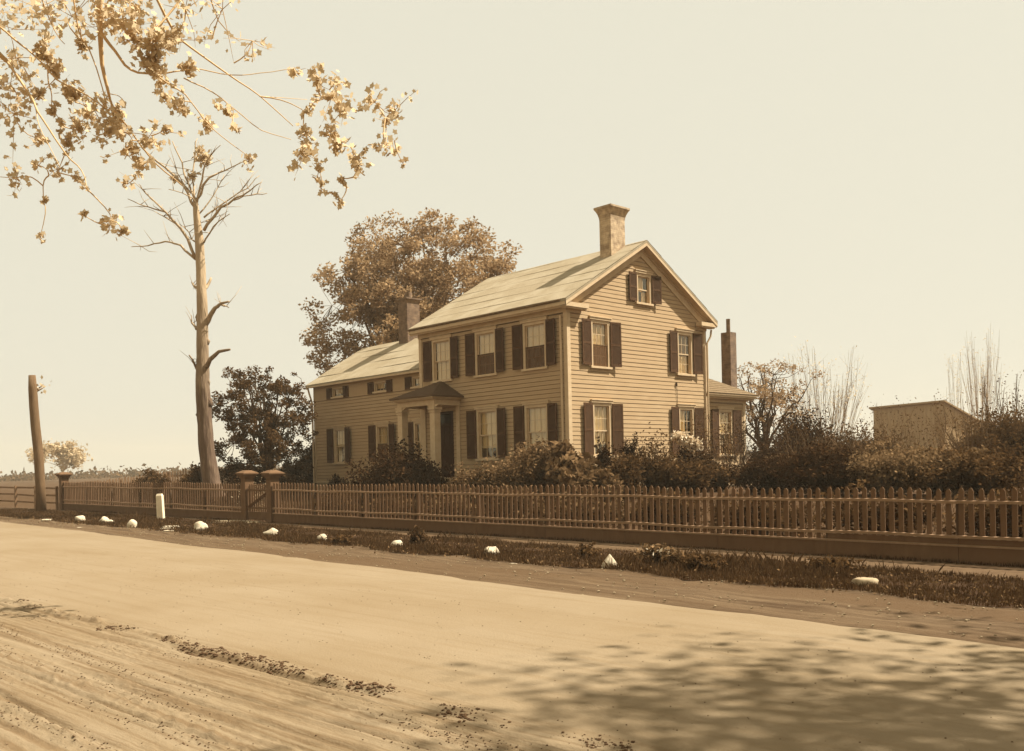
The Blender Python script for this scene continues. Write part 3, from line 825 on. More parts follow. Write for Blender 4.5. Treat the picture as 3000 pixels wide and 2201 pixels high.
# ---- porch
porch = MB(); porch.box(-7.6, -5.2, -1.32, .0 - .05, 1.38, 1.50); porch.box(-7.2, -5.7, -1.62, -1.32, 1.15, 1.27); porch.box(-7.2, -5.7, -1.9, -1.62, .98, 1.08)
porch.box(-7.55, -5.25, -1.25, -.05, .8, 1.38)
PO = porch.build('porch', M['trim'], house)
def column(x, y, w=.27):
    c = MB(); h = w / 2
    c.box(x - h, x + h, y - h, y + h, 1.62, 3.95); c.box(x - h - .05, x + h + .05, y - h - .05, y + h + .05, 1.50, 1.62)
    c.box(x - h - .03, x + h + .03, y - h - .03, y + h + .03, 3.86, 3.91); c.box(x - h - .05, x + h + .05, y - h - .05, y + h + .05, 3.95, 4.03)
    # curved brackets spreading into the beam
    for sx in (-1, 1):
        pts = [(0, 4.03), (.05, 4.04), (.12, 4.07), (.2, 4.115), (.2, 4.13), (0, 4.13)]
        c.prism([(x + sx * (h + p), z) for p, z in pts], w * .8, lambda p, q, t: (p, y - w * .4 + t, q))
    c.box(x - h, x + h, y - h, y + h, 4.03, 4.12)
    c.build('column', M['trim'], PO)
column(-5.54, -1.08); column(-7.46, -1.08)
for x in (-5.5, -7.5):
    c = MB(); c.box(x - .1, x + .1, -.06, -.03, 1.5, 4.12); c.build('pilaster', M['trim'], PO)
bm = MB()
bm.box(-7.60, -5.40, -1.22, -.96, 4.12, 4.36); bm.box(-5.66, -5.40, -.96, -.03, 4.12, 4.36); bm.box(-7.60, -7.34, -.96, -.03, 4.12, 4.36)
bm.box(-7.34, -5.66, -.96, -.03, 4.26, 4.32)
bm.box(-7.68, -5.22, -1.44, -.03, 4.36, 4.42)
bm.box(-7.64, -5.30, -1.36, -.03, 4.32, 4.36)
bm.build('beam', M['trim'], PO)
pr = MB()
e0, e1, ey = -7.72, -5.16, -1.50
ap = (-6.42, -.03, 5.10); ap2 = (-6.42, -.32, 5.02)
vs = [(e0, ey, 4.44), (e1, ey, 4.44), (e1, -.03, 4.44), (e0, -.03, 4.44), ap, (e0, ey, 4.40), (e1, ey, 4.40), (e1, -.03, 4.40), (e0, -.03, 4.40)]
def lap_face(a, b, c_, n, mb):                       # triangle a,b base, c apex as overlapping courses
    a, b, c_ = map(np.array, (a, b, c_)); nn = np.cross(b - a, c_ - a); nn = nn / np.linalg.norm(nn); nn = nn if nn[2] > 0 else -nn
    for k in range(n):
        t0, t1 = k / n, (k + 1) / n
        p0, p1 = a + (c_ - a) * t0, b + (c_ - b) * t0; q0, q1 = a + (c_ - a) * t1, b + (c_ - b) * t1
        mb.add([p0 + nn * .016, p1 + nn * .016, q1 + nn * .004, q0 + nn * .004, p0, p1], [(0, 1, 2, 3), (4, 5, 1, 0)])
pr.add(vs, [(0, 1, 4), (1, 2, 4), (3, 0, 4), (5, 6, 7, 8), (0, 5, 6, 1), (1, 6, 7, 2), (3, 8, 5, 0)])
lap_face(vs[0], vs[1], ap, 12, pr); lap_face(vs[1], vs[2], ap, 12, pr); lap_face(vs[3], vs[0], ap, 12, pr)
pr.build('porch_roof', M['porch_roof'], PO)
# front door with transom
d = MB(); x0, x1 = DR[0], DR[1]
d.box(x0, x0 + .1, -.12, .05, 1.5, 3.95, TF); d.box(x1 - .1, x1, -.12, .05, 1.5, 3.95, TF); d.box(x0 + .1, x1 - .1, -.12, .048, 3.85, 3.95, TF); d.box(x0 + .1, x1 - .1, -.1, .02, 3.46, 3.52, TF)
df = d.build('door', M['door'], house)
d = MB(); d.box(x0 + .1, x1 - .1, -.10, -.06, 1.5, 3.46, TF)
for (p, q) in ((.16, .40), (.46, .70)):
    for (z0_, z1_) in ((1.62, 2.25), (2.38, 3.05), (3.12, 3.38)): d.box(x0 + .03 + p, x0 + .03 + q, -.06, -.045, z0_, z1_, TF)
d.build('door_leaf', M['door'], df)
d = MB(); d.tube([(x0 + .2, .03, 2.45), (x0 + .2, -.0, 2.45)], .03, 8); d.build('door_knob', M['shutter'], df)
d = MB(); d.add([TF(x0 + .1, -.05, 3.52), TF(x1 - .1, -.05, 3.52), TF(x1 - .1, -.05, 3.85), TF(x0 + .1, -.05, 3.85)], [(0, 1, 2, 3)]); d.build('transom_pane', M['glass_porch_dark'], df)
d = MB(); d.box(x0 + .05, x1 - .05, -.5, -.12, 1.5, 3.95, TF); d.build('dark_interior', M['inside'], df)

# ---- rear extension with hipped roof and narrow flue
ey0, ey1, exl = hy, 10.62, -4.6
eo = [window(TE, 9.22, 2.08, 4.02, .98, .45, 'curtain', 'parted', house, tr=.2, tl=.03)]
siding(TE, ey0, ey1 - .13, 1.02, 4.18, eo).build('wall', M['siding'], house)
ex = MB(); ex.box(XE - .13, XE + .03, ey1 - .02, ey1 + .03, .98, 4.2); ex.box(ey1 - .13, ey1 + .02, -.01, .032, .98, 4.2, TE)
ex.box(ey0, ey1 + .04, 0, .06, 4.18, 4.36, TE); ex.box(ey0, ey1 + .06, -.01, .045, .95, 1.03, TE); ex.build('corner_board', M['trim'], house)
ex = MB(); ex.box(exl, XE - .01, ey1 - .1, ey1, .5, 4.2); ex.box(exl, exl + .1, ey0, ey1, .5, 4.2); ex.build('wall', M['siding'], house)
fd = MB(); fd.box(exl + .05, XE - .02, ey0 + .01, ey1 - .11, .2, .97); fd.build('foundation', M['foundation'], house)
ex = MB(); ex.box(exl - .3, XE + .34, ey0 + .01, ey1 + .36, 4.36, 4.44); ex.box(exl - .28, XE + .26, ey0 + .01, ey1 + .28, 4.30, 4.36); ex.box(exl - .32, XE + .38, ey0 + .01, ey1 + .40, 4.44, 4.49); ex.build('cornice', M['trim'], house)
er = MB(); E0, E1, E2 = exl - .34, XE + .40, ey1 + .42
apx = ((E0 + E1) / 2, ey0 + .02, 5.95)
p = [(E1, ey0 + .02, 4.5), (E1, E2, 4.5), (E0, E2, 4.5), (E0, ey0 + .02, 4.5)]
er.add(p + [apx], [(0, 1, 4), (1, 2, 4), (2, 3, 4)])
lap_face(p[0], p[1], apx, 16, er); lap_face(p[1], p[2], apx, 16, er); lap_face(p[2], p[3], apx, 12, er)
er_o = er.build('roof', M['ext_shingle'], house)
chimney(-1.22, -.78, 10.45, 10.88, 4.4, 7.12, 0, M['brick_dark'], er_o)
pp = MB(); pp.tube([(-1.0, 10.66, 7.0), (-1.0, 10.66, 7.68)], .085, 10); pp.build('stove_pipe', M['brick_dark'], er_o)

#PART3
# ------------------------------------------------------------------ street fence
def TFE(s, w, z):                                     # fence-frame local to world, z above the sloping street
    return sw(s, w, z)
def picket_run(name, s0, s1, first_board, label, posts=2.45, group=None):
    q = sw((s0 + s1) / 2, 0)
    root = empty(name, (q[0], q[1], q[2]), label=label, cat='fence', group=group)
    s = s0
    L_ = s1 - s0; n = max(1, round(L_ / posts)); seg = L_ / n
    rs = random.Random(int(s0 * 10))
    cap = MB(); rails = {1.12: MB(), .50: MB()}; base = MB()
    sag = lambda s: .012 * math.sin(s * .9) + .008 * math.sin(s * 2.3)
    for k in range(n):
        a, b = s0 + k * seg, s0 + (k + 1) * seg
        pk = MB(); board_only = a > first_board
        x = a + .05; tz = rs.uniform(-.012, .012)
        while x < b - .05:
            w_ = .090 + rs.uniform(-.004, .004); top = 1.335 + sag(x) + rs.uniform(-.012, .012) + tz
            ln = rs.gauss(0, .0035); z0 = .43 if board_only else .335
            tilt = rs.uniform(-.003, .003)
            pts = [(x - w_ / 2 + ln * 0, z0), (x + w_ / 2, z0), (x + w_ / 2 + ln, top - .05), (x + ln + .012, top), (x + ln - .012, top), (x - w_ / 2 + ln, top - .05)]
            pk.prism(pts, .02, lambda p, q_, t: TFE(p, -.012 + t + tilt, q_))
            x += .1725 + rs.uniform(-.006, .006)
        pk.build('picket_panel', M['fence'], root)
        dz = rs.uniform(-.006, .006)
        for zt, zb in ((1.12, 1.065), (.50, .445)):
            m_ = 6
            for i in range(m_):
                p, q_ = a + (b - a) * i / m_, a + (b - a) * (i + 1) / m_
                z0a, z0b = sag(p) + dz, sag(q_) + dz
                vs = [TFE(p, .010, zb + z0a), TFE(q_, .010, zb + z0b), TFE(q_, .058, zb + z0b), TFE(p, .058, zb + z0a),
                      TFE(p, .010, zt + z0a), TFE(q_, .010, zt + z0b), TFE(q_, .058, zt - .008 + z0b), TFE(p, .058, zt - .008 + z0a)]
                rails[zt].add(vs, [(0, 3, 2, 1), (4, 5, 6, 7), (0, 1, 5, 4), (2, 3, 7, 6)] + ([(0, 4, 7, 3)] if i == 0 else []) + ([(1, 2, 6, 5)] if i == m_ - 1 else []))
        base.box(a + .004, b - .004, .012, .045, -.03, .30, TFE)
        if board_only: base.box(a + .004, b - .004, -.02, .010, .335, .442, TFE)
        cap.box(a + .002, b - .002, -.03, .075, .30, .333, TFE)
        po = MB(); po.box(a - .045, a + .045, -.11, -.015, -.1, 1.10, TFE); po.build('post', M['bark'], root)
    base.build('base_board', M['fence'], root); cap.build('cap_rail', M['fence_rail'], root); [m_.build('rail', M['fence_rail'], root) for m_ in rails.values()]
    return root
# pickets run from the far corner to the gate, and from the gate past the right of the picture
picket_run('picket_fence', -15.62, .10, 99, 'weathered picket fence along the path left of the gate, with solid base board')
picket_run('picket_fence', 2.02, 43.6, 19.5, 'long dark picket fence right of the gate in front of the shrubs', posts=2.45)

def gate_post(s, label, small=False):
    q = sw(s, 0)
    r = empty('gate_post', (q[0], q[1], q[2]), label=label, cat='gate post', group='capped wooden fence posts')
    h0, h1 = -.14, .14; d0, d1 = -.24, .10
    b = MB(); b.box(s + h0, s + h1, d0, d1, -.05, 1.50, TFE); b.box(s + h0 - .015, s + h1 + .015, d0 - .015, d1 + .015, -.05, .34, TFE); b.build('shaft', M['fence'], r)
    c = MB()
    lv = [(1.50, .0), (1.50, .03), (1.56, .04), (1.60, .085), (1.64, .105), (1.64, .13), (1.685, .13), (1.70, .10), (1.76, -.02), (1.775, -.05)]
    vs = []
    for z, f in lv: vs += [TFE(s + h0 - f, d0 - f, z), TFE(s + h1 + f, d0 - f, z), TFE(s + h1 + f, d1 + f, z), TFE(s + h0 - f, d1 + f, z)]
    fs = [(4 * k + i, 4 * k + (i + 1) % 4, 4 * k + 4 + (i + 1) % 4, 4 * k + 4 + i) for k in range(len(lv) - 1) for i in range(4)]
    t = 4 * (len(lv) - 1); fs.append((t, t + 1, t + 2, t + 3)); c.add(vs, fs); c.build('cap', M['fence'], r)
gate_post(.25, 'boxed wooden gate post with flared cap on the left of the gate')
gate_post(1.86, 'boxed wooden gate post with flared cap on the right of the gate')
gate_post(-15.75, 'faded capped fence post at the far left end of the picket fence')

q = sw(.85, 0)
gr = empty('garden_gate', (q[0], q[1], q[2]), label='low picket gate with a diagonal brace between the two capped posts', cat='gate')
def TGA(s, w, z):                                     # hung on the left post, standing a touch open inwards
    d = (s - .30) * 1.42; return sw(.42 + d * math.cos(.08), w - d * math.sin(.08), z)
pk = MB(); x = .36
while x < 1.20:
    pk.prism([(x - .028, .10 + .24), (x + .028, .34), (x + .028, 1.27), (x, 1.31), (x - .028, 1.27)], .018, lambda p, q_, t: TGA(p, -.03 + t, q_)); x += .085
pk.build('picket_panel', M['fence'], gr)
pk = MB(); pk.box(.31, 1.22, -.01, .03, 1.05, 1.12, TGA); pk.box(.31, 1.22, -.01, .03, .44, .50, TGA); pk.box(.31, 1.22, -.01, .035, .06, .31, TGA); pk.box(.31, 1.22, -.02, .05, .31, .34, TGA)
pk.box(.30, .35, -.035, -.01, .06, 1.22, TGA); pk.box(1.19, 1.23, -.035, -.01, .06, 1.22, TGA); pk.build('gate_rail', M['fence'], gr)
pk = MB(); pk.prism([(.34, .48), (.42, .48), (1.22, 1.02), (1.22, 1.08), (1.16, 1.08), (.34, .54)], .03, lambda p, q_, t: TGA(p, .032 + t, q_)); pk.build('brace', M['shutter'], gr)
pk = MB(); pk.tube([TGA(1.2, .05, 1.09), TGA(1.27, .05, 1.10)], .014, 6); pk.box(1.17, 1.24, .03, .055, 1.06, 1.13, TGA); pk.build('latch', M['post'], gr)

sl = MB(); rs = random.Random(3)
pts = [(-.1, .30), (1.7, .26), (1.75, .62), (2.2, 1.25), (1.0, 1.52), (-.35, 1.42), (-.5, .9)]
sl.prism(pts, .05, lambda p, q_, t: sw(p, q_, .002 + t)); tag(sl.build('stepping_slab', M['slab']), 'pale flat stone slab lying on the path before the gate', 'paving slab')

# ------------------------------------------------------------------ back and side fences
def rough_fence(name, p0, p1, h, gap, wd, label, post_every=2.4, rails_only=False, seed=1):
    p0 = np.array(p0, float); p1 = np.array(p1, float); L_ = np.linalg.norm(p1 - p0); e = (p1 - p0) / L_; nn = np.array([-e[1], e[0]])
    mid = (p0 + p1) / 2; root = empty(name, (mid[0], mid[1], zg(*mid)), label=label, cat='fence')
    def T(a, b, z): q = p0 + e * a + nn * b; return (q[0], q[1], zg(q[0], q[1]) - .03 + z)
    rs = random.Random(seed); ra = MB(); po = MB()
    a = 0
    while a < L_:
        b = min(a + post_every, L_)
        if not rails_only:
            pk = MB(); x = a + .04
            while x < b:
                t = h + rs.uniform(-.06, .05); l = rs.gauss(0, .012)
                pk.prism([(x - wd / 2, .08), (x + wd / 2, .08), (x + wd / 2 + l, t - .05), (x + l, t), (x - wd / 2 + l, t - .05)], .02, lambda p, q_, t_: T(p, t_, q_)); x += gap + rs.uniform(-.012, .012)
            pk.build('picket_panel', M['fence_old'], root)
        for z in ((.35, h * .72) if not rails_only else (.3, .65, 1.0)):
            d = rs.uniform(-.03, .03)
            vs = [T(a, .022, z + d), T(b, .022, z), T(b, .06, z), T(a, .06, z + d), T(a, .022, z + .09 + d), T(b, .022, z + .09), T(b, .06, z + .09), T(a, .06, z + .09 + d)]
            ra.add(vs, [(0, 3, 2, 1), (4, 5, 6, 7), (0, 1, 5, 4), (2, 3, 7, 6), (0, 4, 7, 3), (1, 2, 6, 5)])
        pb = MB(); pb.box(a - .05, a + .05, .06, .16, -.2, h * .95, T); pb.build('post', M['fence_old'], root)
        a += post_every
    ra.build('rail', M['fence_old'], root)
rough_fence('picket_fence', (-25.7, -6.9), (-26.5, 26), 1.28, .15, .075, 'old rough picket fence crossing the far left behind the yard', seed=4)
rough_fence('rail_fence', (-25.9, -7.35), (-60, -9.4), 1.2, .2, .08, 'faded rail fence continuing past the corner post at far left', rails_only=True, post_every=2.6, seed=6)

# ------------------------------------------------------------------ stones, marker post
def stone(label, s, w, px, shape, seed, m_='rock', dz=0., sq=.62, el=1.3, rot=0., group=None, tail=None, name='whitewashed_stone'):
    p = np.array(sw(s, w, 0)); d = float((p - EYE) @ _F); r = size(px, d) / 2
    rs = np.random.default_rng(seed)
    nu, nv = 14, 9; vs = []; fs = []
    off = rs.uniform(0, 50)
    for j in range(nv + 1):
        ph = math.pi * j / nv
        for i in range(nu):
            th = 2 * math.pi * i / nu
            x, y, z = math.sin(ph) * math.cos(th), math.sin(ph) * math.sin(th), math.cos(ph)
            k = 1 + .30 * float(vnoise(x * 1.6 + off, y * 1.6 + z * 1.3 + off)) + .12 * float(vnoise(x * 4 + off, y * 4 + z * 3))
            # facets
            for fx_, fy_, fz_, c in shape:
                dd = x * fx_ + y * fy_ + z * fz_
                if dd * k > c: k = c / dd
            vs.append((x * k * r * el, y * k * r, z * k * r * sq * 1.3))
    if tail is not None:
        vs = [(x - tail * r * max(0, -x / (r * el)) ** 3, y, z * (1 - .55 * max(0, -x / (r * el)))) for x, y, z in vs]
    ca, sa = math.cos(YAW + rot), math.sin(YAW + rot)
    for j in range(nv):
        for i in range(nu): fs.append((j * nu + i, (j + 1) * nu + i, (j + 1) * nu + (i + 1) % nu, j * nu + (i + 1) % nu))
    vs = [(x * ca - y * sa, x * sa + y * ca, z) for x, y, z in vs]
    mb = MB(); mb.add(vs, fs); o = mb.build(name, M[m_], smooth=True)
    o.location = (p[0], p[1], p[2] + .0 + r * sq * .55 + dz)
    tag(o, label, 'stone', group)
G_ = 'whitewashed stones along the verge'
stone('small flat white stone at the foot of the far left tree', -7.0, 4.0, 25, [(0, 0, 1, .5)], 1, group=G_, sq=.35)
stone('round white stone, second from the far left in the row along the verge', -5.3, 3.45, 27, [], 2, group=G_, sq=.75, el=1.0)
stone('pointed white stone, third from the left, its tip leaning right', -3.0, 3.55, 32, [(1, 0, .6, .8), (-.8, 0, 1, .9)], 3, group=G_, sq=.75, tail=.6, rot=math.pi)
stone('round white stone fourth from the left, short of the leaning marker post', .1, 4.0, 29, [], 4, group=G_, sq=.8, el=1.0)
stone('flat oblong white stone right below the white marker post', 1.6, 3.45, 40, [(0, 0, 1, .45)], 5, group=G_, sq=.36, el=1.25, rot=.1)
stone('large rounded white stone beside the flat slabs, left of the gate slab', 3.6, 3.55, 36, [], 6, group=G_, sq=.75, el=1.15)
stone('white stone with long tapering left tail, just right of the gate', 7.1, 3.3, 32, [], 7, group=G_, sq=.72, el=1.1, tail=1.2)
stone('small humped white stone second right of the gate', 9.8, 3.55, 31, [(1, 0, .2, .8)], 8, group=G_, sq=.68, el=1.1)
stone('lumpy white stone in a grass tuft, third right of the gate', 13.0, 3.75, 36, [(0, 0, 1, .85), (1, 0, .5, .9)], 9, group=G_, sq=.72, el=1.05)
stone('white dome stone halfway along the verge below the right gable', 16.25, 3.95, 46, [(1, 0, .3, .9)], 10, group=G_, sq=.62, el=1.1)
stone('white pyramid-shaped stone near the leafy weed on the verge', 19.5, 4.25, 50, [(.75, 0, .66, .55), (-.75, 0, .66, .55), (0, -.8, .6, .6)], 11, group=G_, sq=1.05, el=1.15)
stone('large low grey-white boulder in dark grass at the right', 24.0, 3.95, 74, [(0, 0, 1, .65)], 12, 'rock_grey', group=G_, sq=.42, el=1.12, dz=.02)
for (s, w, px, sd, lb) in ((2.0, 3.75, 34, 21, 'flat grey stone chip between the oblong and the large white stones'), (2.9, 4.2, 26, 22, 'small flat stone chip on the shoulder in front of the large white stone'), (17.6, 4.75, 16, 23, 'small white chip right of the dome-shaped stone'), (20.7, 3.5, 24, 24, 'white fragment under the leafy weed'), (-1.6, 5.0, 11, 25, 'tiny white chip on the road edge at far left')):
    stone(lb, s, w, px, [(0, 0, 1, .4)], sd, group='small stone chips beside the road', sq=.3, name='stone_chip')

mp = MB()
b0 = np.array(sw(-3.15, 1.44, -.05)); tp = at(467.5, 1447, float((b0 - EYE) @ _F) - .05)
ax = (tp - b0); 
for k in range(1):
    e1 = np.array([math.cos(YAW), math.sin(YAW), 0]); e2 = np.array([-math.sin(YAW), math.cos(YAW), 0]); h = .105
    vs = []
    for t, r in ((0, 1.05), (.93, .97), (1.0, .72)):
        c = b0 + ax * t
        for sx, sy in ((-1, -1), (1, -1), (1, 1), (-1, 1)): vs.append(c + e1 * sx * h * r + e2 * sy * h * r)
    mp.add(vs, [(0, 1, 5, 4), (1, 2, 6, 5), (2, 3, 7, 6), (3, 0, 4, 7), (4, 5, 9, 8), (5, 6, 10, 9), (6, 7, 11, 10), (7, 4, 8, 11), (8, 9, 10, 11)])
tag(mp.build('marker_post', M['post']), 'short leaning white post standing on the verge before the fence', 'post')

# ------------------------------------------------------------------ plants
def leaves_mesh(P, sz, rg, shape='quad', up=.3, aspect=1.5, normals=None):
    """P (n,3) centres -> V,F of small leaf faces of random orientation"""
    n = len(P)
    d = rg.normal(size=(n, 3)); d[:, 2] *= .8; d /= np.linalg.norm(d, axis=1)[:, None]
    q = rg.normal(size=(n, 3)); q -= d * (q * d).sum(1)[:, None]; q /= np.linalg.norm(q, axis=1)[:, None]
    s_ = (sz * rg.uniform(.6, 1.35, n))[:, None]
    if shape == 'quad':
        V = np.stack([P - d * s_ * .5 * aspect, P + q * s_ * .42, P + d * s_ * .5 * aspect, P - q * s_ * .42], 1).reshape(-1, 3)
        F = np.arange(4 * n).reshape(n, 4)
    else:                                             # lobed leaf: ten-pointed outline
        r = np.array([1, .62, .9, .5, .7, .3, .7, .5, .9, .62]); th = np.linspace(0, 2 * math.pi, 10, endpoint=False)
        V = np.stack([P + s_ * .62 * r[k] * (math.cos(th[k]) * d + math.sin(th[k]) * q) for k in range(10)], 1).reshape(-1, 3)
        F = np.arange(10 * n).reshape(n, 10)
    return V, F

def limb_tree(rg, base, h, spread, trunk_r, n1=9, start=.3, levels=3, lean=(0, 0), up=.75, seglen=None, trunk_top=.8, kids=(4, 4), wig=.10):
    """grows a trunk with limbs; returns list of (pts, radii) and end points (tips) with directions"""
    tubes = []; tips = []
    def grow(p, d, L_, r, lev):
        n = 5 if lev else 8
        pts = [p]; rad = [r]; d = d / np.linalg.norm(d)
        for i in range(n):
            d = d + rg.normal(size=3) * wig + np.array([0, 0, .05 if lev else .0]); d /= np.linalg.norm(d)
            p = p + d * L_ / n; pts.append(p); rad.append(r * (1 - .8 * (i + 1) / n))
        tubes.append((pts, rad, lev))
        if lev >= levels:
            tips.append((pts[-1], d)); tips.append((pts[-3], d)); return
        k = kids[min(lev - 1, len(kids) - 1)] if lev else 0
        for i in range(k):
            t = rg.uniform(.3, .98); j = int(t * n); pp = pts[j] + (pts[j + 1] - pts[j]) * (t * n - j) if j < n else pts[-1]
            nd = d + rg.normal(size=3) * .75; nd[2] += .15
            grow(pp, nd, L_ * rg.uniform(.42, .68), rad[j] * .62 + .003, lev + 1)
        tips.append((pts[-1], d))
    base = np.array(base, float)
    top = base + np.array([lean[0], lean[1], h * trunk_top])
    n = 10; pts = []; rad = []
    for i in range(n + 1):
        t = i / n; p = base + (top - base) * t + (rg.normal(size=3) * [.03, .03, 0] * h * .15 if 0 < i else 0)
        pts.append(p); rad.append(trunk_r * (1.25 - .25 * min(1, t * 8)) * (1 - .8 * t))
    tubes.append((pts, rad, 0)); tips.append((pts[-1], np.array([0, 0, 1.])))
    for i in range(n1):
        t = start + (1 - start) * (i + rg.uniform(0, .8)) / n1; t = min(t, .99)
        j = int(t * n); p = pts[j] + (pts[min(j + 1, n)] - pts[j]) * (t * n - j)
        az = i * 2.4 + rg.uniform(-.4, .4); el = up * (.35 + .75 * t)
        d = np.array([math.cos(az) * math.cos(el), math.sin(az) * math.cos(el), math.sin(el)])
        prof = math.sin(math.pi * min(1, .25 + .75 * (1 - (t - start) / (1 - start))) * .62) 
        grow(p, d, spread * (.55 + .5 * prof) * rg.uniform(.85, 1.1), rad[j] * .5 + .01, 1)
    return tubes, tips

def tree(name, base, h, spread, tr, label, cat='tree', seed=1, leaf=None, nleaf=20000, lsz=.12, clump=.35, bark='bark', shape='quad', group=None, crop=None, **kw):
    rg = np.random.default_rng(seed)
    tubes, tips = limb_tree(rg, base, h, spread, tr, **kw)
    root = empty(name, tuple(base), label=label, cat=cat, group=group)
    mb = MB()
    for pts, rad, lev in tubes: mb.tube(pts, rad, 8 if lev == 0 else (5 if lev < 2 else 3), cap=lev == 0)
    mb.build('trunk', M[bark], root, smooth=True)
    if leaf:
        T = np.array([t[0] for t in tips])
        idx = rg.integers(0, len(T), nleaf)
        wgt = rg.uniform(.4, 1.4, len(T))            # uneven clumps
        P = T[idx] + rg.normal(size=(nleaf, 3)) * (clump * wgt[idx])[:, None] * np.array([1, 1, .75])
        if crop is not None: P = P[crop(P)]
        V, F = leaves_mesh(P, lsz, rg, shape)
        mesh_np('crown', V, F, M[leaf], root)
    return root

def gpt(u, v, depth, dz=0.):
    """stand a thing on the ground at this line of sight and distance"""
    p = at(u, v, depth); return (p[0], p[1], zg(p[0], p[1]) - .05 + dz)

def dome_tree(name, base, zc, rx, rz, label, seed, leaf, trunk_r=.3, fork=2.0, limbs=11, clumps=240, per=260, lsz=.15, cr=(.35, .8), bark='bark_mid', squash=.75, low=-.55, skew=0., cat='tree', gap=.0, group=None):
    """trunk forking low into limbs that carry separate leaf clumps filling an uneven dome"""
    rg = np.random.default_rng(seed); base = np.array(base, float); c = np.array([base[0], base[1], zc])
    root = empty(name, tuple(base), label=label, cat=cat, group=group); mb = MB()
    f = base + [0, 0, fork]; mb.tube([base, base + [.02, 0, fork * .5], f], [trunk_r * 1.25, trunk_r, trunk_r * .85], 9)
    nodes = [];
    def ell(u): return c + u * np.array([rx, rx, rz])
    for k in range(limbs):
        a = k * 2.4 + rg.uniform(-.3, .3); el = rg.uniform(.15, 1.35)
        u = np.array([math.cos(a) * math.cos(el), math.sin(a) * math.cos(el), math.sin(el)]) * rg.uniform(.6, .85)
        if k == 0: u = np.array([.05, 0, .85])
        e = ell(u); s0 = base + [0, 0, fork * rg.uniform(.7, 1.0) + (rg.uniform(0, .3) * (zc - base[2] - fork) if k % 2 else 0)]
        P = []; n = 9
        for i in range(n + 1):
            t = i / n; p = s0 + (e - s0) * t; p[2] -= math.sin(t * math.pi) * (.10 if el > .7 else -.06) * np.linalg.norm(e - s0); p = p + rg.normal(size=3) * .12 * (0 < i < n) * min(1, rx / 4); P.append(p)
        rr = [trunk_r * .5 * (1 - .85 * i / n) + .01 for i in range(n + 1)]
        mb.tube(P, rr, 6, cap=False)
        for i in range(2, n + 1): nodes.append((P[i], rr[i]))
        for j in range(5):
            i = rg.integers(3, n); p = P[i]; q = p + rg.normal(size=3) * np.array([rx, rx, rz]) * .22 + np.array([0, 0, .06 * rz]); m_ = (p + q) / 2 + rg.normal(size=3) * .1
            mb.tube([p, m_, q], [rr[i] * .6, rr[i] * .45, .012], 4, cap=False); nodes += [(m_, rr[i] * .4), (q, .012)]
    N_ = np.array([n_[0] for n_ in nodes]); cs = []
    while len(cs) < clumps:
        u = rg.normal(size=3); u /= np.linalg.norm(u); u *= rg.uniform(.0, 1) ** .42
        if u[2] < low + .25 * rg.normal(): continue
        bulge = 1 + .16 * float(vnoise(u[0] * 2.3 + seed, u[1] * 2.3 + u[2] * 1.7))
        if float(vnoise(u[0] * 3.1 + seed * 3, u[2] * 3.1 + u[1] * 2)) < gap - .45: continue
        p = ell(u * bulge); p[0] += skew * u[2]; cs.append(p)
    P = []
    for p in cs:
        d = np.linalg.norm(N_ - p, axis=1); j = int(d.argmin())
        if d[j] > .15: mb.tube([N_[j], (N_[j] + p) / 2 + rg.normal(size=3) * .08, p], [min(nodes[j][1] * .5, .03) + .006, .014, .006], 3, cap=False)
        r_ = rg.uniform(*cr); n_ = int(per * (r_ / cr[1]) ** 1.6)
        v = rg.normal(size=(n_, 3)); v /= np.linalg.norm(v, axis=1)[:, None]
        P.append(p + v * (r_ * rg.uniform(.1, 1, n_) ** .6)[:, None] * np.array([1, 1, squash]))
    mb.build('trunk', M[bark], root, smooth=True)
    V, F = leaves_mesh(np.concatenate(P), lsz, rg); mesh_np('crown', V, F, M[leaf], root)
    return root
def gpt(u, v, depth, dz=0.):
    """stand a thing on the ground at this line of sight and distance"""
    p = at(u, v, depth); return (p[0], p[1], zg(p[0], p[1]) - .05 + dz)

dome_tree('maple_tree', gpt(1238, 1300, 52), 9.4, 6.2, 6.2, 'broad leafy tree rising behind the low wing and its chimney', 23, 'leaf_big', .36, 2.2, 17, 900, 150, .125, (.3, .8), gap=-.12, low=-.7)
bt = gpt(783, 1400, 41)
r_ = dome_tree('small_tree', bt, bt[2] + 3.1, 2.2, 3.0, 'small leafy tree with whitewashed foot between the gate and the wing', 31, 'leaf_mid', .12, .95, 13, 280, 130, .08, (.14, .38), bark='bark', low=-.8, gap=.10)
mb = MB(); mb.tube([(bt[0], bt[1], bt[2] - .05), (bt[0], bt[1], bt[2] + .95)], [.175, .155], 10); mb.build('whitewash_band', M['rock'], r_)

